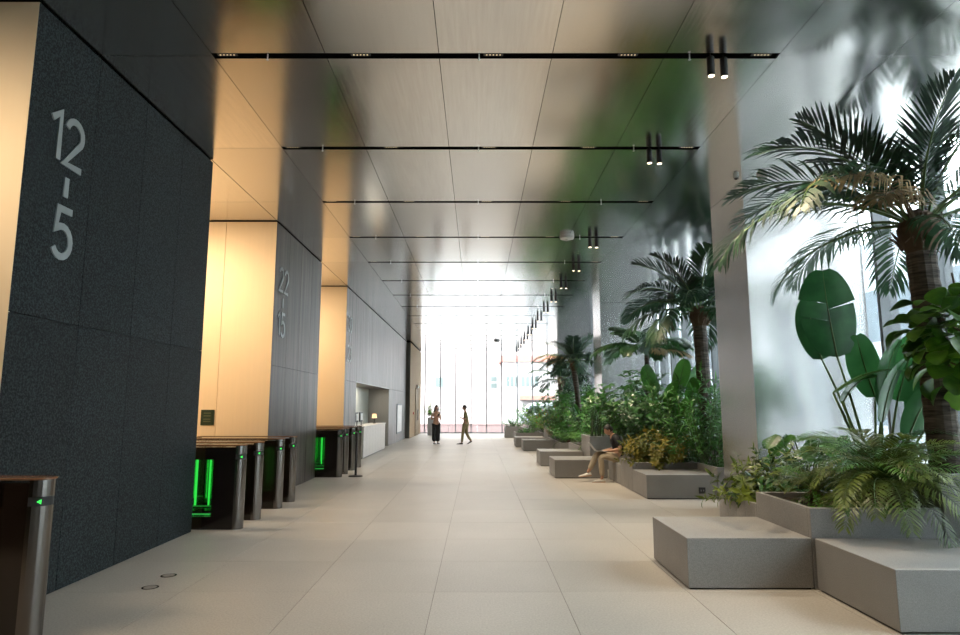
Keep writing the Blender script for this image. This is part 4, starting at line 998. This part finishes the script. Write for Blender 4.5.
def head_features(parent, c, fwd, sc, hair, longhair=None, up=Vector((0, 0, 1))):
    fwd = Vector(fwd).normalized(); sd = fwd.cross(up).normalized(); upv = sd.cross(fwd).normalized(); c = Vector(c)
    def P(a, b, d): return c + fwd*a*sc + sd*b*sc + upv*d*sc
    q = MB()       # skull + face as one rounded head
    NS, NR = 16, 12; vs = []; fs = []
    for i in range(NR+1):
        th = PI*i/NR; z = math.cos(th); rr = math.sin(th)
        for k in range(NS):
            a = 2*PI*k/NS; x = math.cos(a); y = math.sin(a)
            taper = 1.0 if z > -0.1 else 1.0 - 0.32*(-z - 0.1)
            fx = 0.098*rr*x*taper + (0.012*max(0, x) if z < 0 else 0)
            nose = 0.020*max(0, math.cos(a)**24)*math.exp(-((z + 0.12)/0.16)**2)
            brow = 0.004*max(0, x)*math.exp(-((z - 0.18)/0.08)**2)
            vs.append(P(fx + nose + brow, 0.075*rr*y*taper, 0.118*z))
    for i in range(NR):
        for k in range(NS): fs.append((i*NS+k, (i+1)*NS+k, (i+1)*NS+(k+1) % NS, i*NS+(k+1) % NS))
    q.add(vs, fs)
    for s in (-1, 1):
        e = [P(0.005 + 0.016*math.cos(a), s*0.078, -0.008 + 0.030*math.sin(a)) for a in [2*PI*k/8 for k in range(8)]]
        e2 = [P(-0.004 + 0.012*math.cos(a), s*0.092, -0.006 + 0.024*math.sin(a)) for a in [2*PI*k/8 for k in range(8)]]
        q.add(e + e2, [tuple(range(8)), tuple(range(8, 16))[::-1]] + [(k, (k+1) % 8, 8+(k+1) % 8, 8+k) for k in range(8)])
    hd = q.obj('head', SKIN, parent, smooth=True)
    q = MB()
    for s in (-1, 1): q.box(0, 0, 0, 0, 0, 0) if False else q.add([P(0.093, s*0.03 + dy, 0.012 + dz) for dy, dz in ((-0.012, 0), (0, 0.006), (0.012, 0), (0, -0.006))], [(0, 1, 2, 3)])
    q.add([P(0.102, dy, -0.055 + dz) for dy, dz in ((-0.02, 0), (0, 0.005), (0.02, 0), (0, -0.006))], [(0, 1, 2, 3)])
    q.obj('eyes_and_mouth', plain('face_detail', (0.05, 0.02, 0.015), 0.5) if 'face_detail' not in bpy.data.materials else bpy.data.materials['face_detail'], hd)
    q = MB(); vs = []; fs = []
    for i in range(9):
        th = PI*0.62*i/8
        for k in range(NS):
            a = 2*PI*k/NS; x = math.cos(a); y = math.sin(a); lim = PI*(0.34 if x > 0.55 else 0.62 if x < 0.1 else 0.46); t2 = min(th, lim); z = math.cos(t2); rr = math.sin(t2)
            wob = 1.10 + 0.03*math.sin(5*a + 3*i)
            vs.append(P(0.098*rr*x*wob - 0.004, 0.075*rr*y*wob*1.03, 0.118*z*1.09 + 0.004))
    for i in range(8):
        for k in range(NS): fs.append((i*NS+k, (i+1)*NS+k, (i+1)*NS+(k+1) % NS, i*NS+(k+1) % NS))
    q.add(vs, fs)
    if longhair:
        q.tube([P(-0.05, 0, 0.06), P(-0.09, 0, -0.05), P(-0.10, 0, -0.18), P(-0.08, 0.01, -longhair)], [0.07, 0.085, 0.075, 0.03], 10)
        for s in (-1, 1): q.tube([P(0.0, s*0.075, 0.03), P(0.0, s*0.088, -0.08), P(0.03, s*0.08, -longhair*0.8)], [0.03, 0.035, 0.012], 8)
    q.obj('hair', hair, hd, smooth=True)
def hand_on(rig, wrist, palm_end, spread, fingers, r=0.0085, thumb=None):
    # rig: body rig continues into palm, then five finger chains
    w = wrist; P0 = Vector(rig.V[w]); pe = Vector(palm_end); mid = P0.lerp(pe, 0.55)
    a = rig.v(mid, (0.030, 0.018), w)
    sp = Vector(spread)
    for k, ln in enumerate((0.068, 0.078, 0.074, 0.058)):
        b = mid + (pe - P0)*0.42 + sp*(k - 1.5)*0.019; d = Vector(fingers).normalized()
        n1 = rig.v(b, r, a); n2 = rig.v(b + d*ln*0.55, r*0.92, n1); d2 = (d + Vector((0, 0, -0.5))).normalized(); rig.v(b + d*ln*0.55 + d2*ln*0.45, r*0.75, n2)
    tb = P0.lerp(pe, 0.25) - sp*0.035; td = Vector(thumb if thumb else fingers).normalized(); t1 = rig.v(tb, r*1.1, a); rig.v(tb + td*0.05 - sp*0.012, r*0.85, t1)
def shoe(parent, pts, mat, sole, w=0.045, h=0.075):
    a = Vector(pts[0]); b = Vector(pts[1]); d = (b - a).normalized(); sd = d.cross(Vector((0, 0, 1))).normalized(); upv = sd.cross(d).normalized()
    prof = [(-0.045, 0.032, 0.95), (0.0, 0.042, 1.1), (0.08, 0.042, 0.85), (0.15, 0.047, 0.62), (0.21, 0.042, 0.5), (0.245, 0.02, 0.3)]
    def ring(z0, z1, grow):
        vs = []; fs = []
        for (x, ww, hh) in prof:
            for (u, z) in ((-1, 0), (-0.85, 0.6), (0, 1.0), (0.85, 0.6), (1, 0)): vs.append(a + d*x + sd*u*(ww + grow) + upv*(z0 + (z1*hh - z0)*z))
        n = 5
        for i in range(len(prof)-1):
            for k in range(n): fs.append((i*n+k, (i+1)*n+k, (i+1)*n+(k+1) % n, i*n+(k+1) % n))
        fs += [tuple(range(n)), tuple(range((len(prof)-1)*n, len(prof)*n))[::-1]]
        return vs, fs
    q = MB(); q.add(*ring(0.018, h, 0)); s = q.obj('shoe', mat, parent, smooth=False)
    q = MB(); vs, fs = ring(0.0, 0.022, 0.004)
    q.add(vs, fs); q.obj('sole', sole, s)

# seated man with laptop (faces -x)
def seated_man():
    t = thing('person', 'man in black t-shirt and beige trousers sitting with a laptop on his knees', 'person', (3.14, 14.66, 0))
    BLK_T = plain('black_tshirt', (0.010, 0.010, 0.013), 0.8); BEI = plain('beige_trousers', (0.40, 0.33, 0.235), 0.85)
    rg = Rig()
    pel = rg.v((0.02, 0, 0.545), (0.11, 0.13)); sp1 = rg.v((0.045, 0, 0.70), (0.095, 0.125), pel); sp2 = rg.v((0.0, 0, 0.86), (0.10, 0.14), sp1); ch = rg.v((-0.06, 0, 0.98), (0.07, 0.10), sp2)
    nk = rg.v((-0.105, 0, 1.045), 0.050, ch); rg.v((-0.135, 0, 1.09), 0.048, nk)
    for s in (-1, 1):
        sh = rg.v((-0.045, s*0.155, 0.965), 0.055, ch); el = rg.path(sh, [((0.0, s*0.20, 0.85), 0.048), ((0.04, s*0.215, 0.735), 0.042), ((-0.08, s*0.19, 0.70), 0.038)])
        wr = rg.path(el, [((-0.20, s*0.13, 0.685), 0.026)])
        hand_on(rg, wr, (-0.285, s*0.10, 0.682), (0, 1.0*s, 0), (-1, -0.1*s, -0.12), thumb=(-0.8, -0.6*s, 0))
    # near leg (s=-1) flat on the floor, far leg stretched out and lifted
    k1 = rg.path(pel, [((-0.06, -0.10, 0.53), 0.085), ((-0.34, -0.11, 0.565), 0.062), ((-0.38, -0.11, 0.52), 0.058), ((-0.37, -0.11, 0.30), 0.052), ((-0.36, -0.11, 0.10), 0.036), ((-0.40, -0.11, 0.05), 0.03)])
    k2 = rg.path(pel, [((-0.06, 0.10, 0.54), 0.085), ((-0.42, 0.04, 0.60), 0.062), ((-0.46, 0.03, 0.57), 0.058), ((-0.55, 0.02, 0.40), 0.052), ((-0.63, 0.02, 0.24), 0.036), ((-0.67, 0.02, 0.19), 0.03)])
    skin('body', rg.V, rg.E, rg.R, SKIN, t)
    g = Rig(); p = g.v((0.02, 0, 0.54), (0.125, 0.145)); a = g.v((0.05, 0, 0.70), (0.11, 0.14), p); b = g.v((0.0, 0, 0.86), (0.112, 0.15), a); c = g.v((-0.055, 0, 0.985), (0.080, 0.105), b); g.v((-0.09, 0, 1.025), (0.058, 0.062), c)
    for s in (-1, 1): g.path(c, [((-0.045, s*0.16, 0.965), 0.068), ((0.0, s*0.205, 0.85), 0.066), ((0.022, s*0.212, 0.79), 0.064)])
    skin('tshirt', g.V, g.E, g.R, BLK_T, t)
    g = Rig(); p = g.v((0.02, 0, 0.535), (0.12, 0.135))
    g.path(p, [((-0.06, -0.10, 0.53), 0.098), ((-0.34, -0.11, 0.565), 0.078), ((-0.385, -0.11, 0.52), 0.074), ((-0.372, -0.11, 0.30), 0.07), ((-0.362, -0.11, 0.125), 0.058)])
    g.path(p, [((-0.06, 0.10, 0.54), 0.098), ((-0.42, 0.04, 0.60), 0.078), ((-0.465, 0.03, 0.57), 0.074), ((-0.55, 0.02, 0.40), 0.068), ((-0.62, 0.02, 0.265), 0.056)])
    skin('trousers', g.V, g.E, g.R, BEI, t)
    head_features(t, (-0.175, 0, 1.135), (-0.90, 0, -0.42), 1.0, HAIR)
    sw = plain('white_trainer', (0.62, 0.58, 0.52), 0.6); so = plain('gum_sole', (0.35, 0.16, 0.06), 0.7)
    shoe(t, [(-0.345, -0.11, 0.0), (-0.56, -0.115, 0.0)], sw, so); shoe(t, [(-0.625, 0.02, 0.125), (-0.84, 0.02, 0.10)], sw, so)
seated_man()
t = thing('laptop', 'open grey laptop on the seated man\'s knees', 'laptop', (2.78, 14.66, 0.668))
AL = plain('laptop_grey', (0.45, 0.44, 0.42), 0.35, 0.6)
boxo('base', (-0.12, 0.12, -0.16, 0.16, 0, 0.014), AL, t, 0.003)
q = MB()
for i in range(5):
    for j in range(12): q.box(-0.085 + i*0.024, -0.067 + i*0.024, -0.14 + j*0.0235, -0.12 + j*0.0235, 0.014, 0.0165)
q.obj('keyboard', M['black'], t)
q = MB(); q.box(-0.004, 0.004, -0.16, 0.16, 0, 0.22); lid = q.obj('lid', AL, t, loc=(-0.122, 0, 0.010), rot=(0, R(-38), 0), bevel=0.002)
boxo('screen', (0.004, 0.0055, -0.148, 0.148, 0.012, 0.21), emis('laptop_screen', (0.30, 0.34, 0.40), 0.5), lid)

def standing(label, loc, rz, top, trou, woman=False):
    t = thing('person', label, 'person', loc, rz); s1 = 1.0     # faces +x locally
    rg = Rig()
    pel = rg.v((0, 0, 0.93), (0.10, 0.135)); a = rg.v((0.0, 0, 1.08), (0.085, 0.115), pel); b = rg.v((0.0, 0, 1.25), (0.10, 0.14), a); c = rg.v((0.01, 0, 1.38), (0.065, 0.10), b); n = rg.v((0.015, 0, 1.46), 0.048, c); rg.v((0.03, 0, 1.52), 0.046, n)
    g = Rig(); gp = g.v((0, 0, 0.88), (0.122, 0.155)); ga = g.v((0, 0, 1.08), (0.10, 0.13), gp); gb = g.v((0, 0, 1.25), (0.112, 0.15), ga); gc = g.v((0.008, 0, 1.385), (0.075, 0.105), gb); g.v((0.012, 0, 1.43), 0.056, gc)
    if woman: g = Rig(); ga = g.v((0, 0, 1.10), (0.10, 0.125)); gb = g.v((0, 0, 1.25), (0.115, 0.145), ga); gc = g.v((0.008, 0, 1.36), (0.08, 0.11), gb)
    for s in (-1, 1):
        sh = rg.v((0.0, s*0.165, 1.365), 0.05, c)
        if woman or s == 1: arm = [((-0.01, s*0.20, 1.22), 0.042), ((0.0, s*0.215, 1.10), 0.037), ((0.13, s*0.15, 1.14), 0.033), ((0.24, s*0.07, 1.20), 0.024)]; pe = (0.315, s*0.045, 1.235); fg = (0.9, -0.35*s, 0.25)
        else: arm = [((-0.05, s*0.20, 1.22), 0.042), ((-0.11, s*0.21, 1.08), 0.037), ((-0.12, s*0.215, 0.95), 0.032), ((-0.11, s*0.215, 0.85), 0.024)]; pe = (-0.10, s*0.215, 0.765); fg = (0.15, 0, -1)
        wr = rg.path(sh, arm); hand_on(rg, wr, pe, (0, s*1.0, 0) if fg[0] > 0.5 else (1, 0, 0), fg)
        if not woman: g.path(gc, [((0.0, s*0.17, 1.37), 0.064)] + [(arm[0][0], 0.06), (tuple(Vector(arm[0][0]).lerp(Vector(arm[1][0]), 0.6)), 0.056)])
        else: g.path(gc, [((0.0, s*0.16, 1.36), 0.06), ((-0.005, s*0.185, 1.28), 0.055)])
    if woman: legs = [[((0.01, s*0.085, 0.86), 0.085), ((0.015, s*0.085, 0.50), 0.056), ((0.0, s*0.085, 0.28), 0.05), ((0, s*0.08, 0.09), 0.034), ((0.04, s*0.08, 0.05), 0.03)] for s in (-1, 1)]
    else: legs = [[((0.05, 0.08, 0.86), 0.085), ((0.12, 0.075, 0.50), 0.058), ((0.14, 0.07, 0.28), 0.05), ((0.16, 0.07, 0.09), 0.034), ((0.20, 0.07, 0.05), 0.03)],
                  [((-0.04, -0.08, 0.86), 0.085), ((-0.04, -0.075, 0.50), 0.058), ((-0.14, -0.07, 0.30), 0.05), ((-0.25, -0.07, 0.15), 0.034), ((-0.24, -0.07, 0.09), 0.03)]]
    for L in legs: rg.path(pel, L)
    skin('body', rg.V, rg.E, rg.R, SKIN, t)
    skin('top' if woman else 'shirt', g.V, g.E, g.R, top, t)
    g = Rig(); gp = g.v((0, 0, 0.95), (0.11, 0.145)); 
    for L in legs:
        ws = (0.105, 0.105, 0.11, 0.115) if woman else (0.10, 0.072, 0.066, 0.052)
        g.path(gp, [(p, w) for (p, r), w in zip(L[:4], ws)])
    skin('trousers', g.V, g.E, g.R, trou, t)
    head_features(t, (0.045, 0, 1.615), (1, 0, -0.25), 1.0, HAIR, 0.36 if woman else None)
    sm = plain('dark_shoe', (0.03, 0.02, 0.018), 0.5) if 'dark_shoe' not in bpy.data.materials else bpy.data.materials['dark_shoe']
    if woman:
        for s in (-1, 1): shoe(t, [(0.0, s*0.085, 0), (0.2, s*0.085, 0)], sm, sm)
    else:
        shoe(t, [(0.16, 0.07, 0), (0.36, 0.07, 0)], sm, sm); shoe(t, [(-0.26, -0.07, 0.085), (-0.10, -0.07, 0.0)], sm, sm)
    return t
wy = 29.4
standing('woman in black wide trousers and light top holding a phone', (-1.86, wy, 0), R(-70), plain('beige_top', (0.42, 0.34, 0.28), 0.8), plain('black_wide_trousers', (0.008, 0.008, 0.009), 0.8), True)
standing('man in olive shirt and trousers walking while holding a phone', (-0.52, wy - 0.3, 0), R(180), plain('olive_shirt', (0.15, 0.13, 0.05), 0.8), plain('olive_trousers', (0.22, 0.18, 0.09), 0.8))
def phone(label, loc, rot):
    t = thing('phone', label, 'phone', loc); t.rotation_euler = rot
    boxo('case', (-0.005, 0.0, -0.037, 0.037, -0.075, 0.075), M['black'], t, 0.002); boxo('screen', (-0.0065, -0.005, -0.033, 0.033, -0.07, 0.07), emis('phone_screen', (0.5, 0.55, 0.6), 0.6), t)
phone('phone in the hand of the walking man', (-0.52 - 0.34, wy - 0.3 - 0.05, 1.28), (0, R(180 - 30), 0))
v = Matrix.Rotation(R(-70), 3, 'Z') @ Vector((0.35, 0, 1.28))
phone('phone in the hands of the standing woman', (-1.86 + v.x, wy + v.y, 1.28), (0, R(25), R(-70)))

# ------------------------------------------------------------------ street trees outside the side facade
tm = sprigs('broad', 2.6, 0.42, 0.24, 46, 'mid')
for k, (x, y) in enumerate(OUT_TREES):
    t = bush('street_tree', 'leafy street tree outside the side facade', (x, y, 1.9), 1.5, 26, tm, 75, 60 + k, 'tree', 'street trees outside the side facade', 0.7)
    q = MB(); q.tube([(0, 0, -2.12), (0.03, 0, -1.0), (0, 0.02, 0.3)], [0.13, 0.10, 0.07], 10); q.obj('trunk', M['trunk'], t, smooth=True)
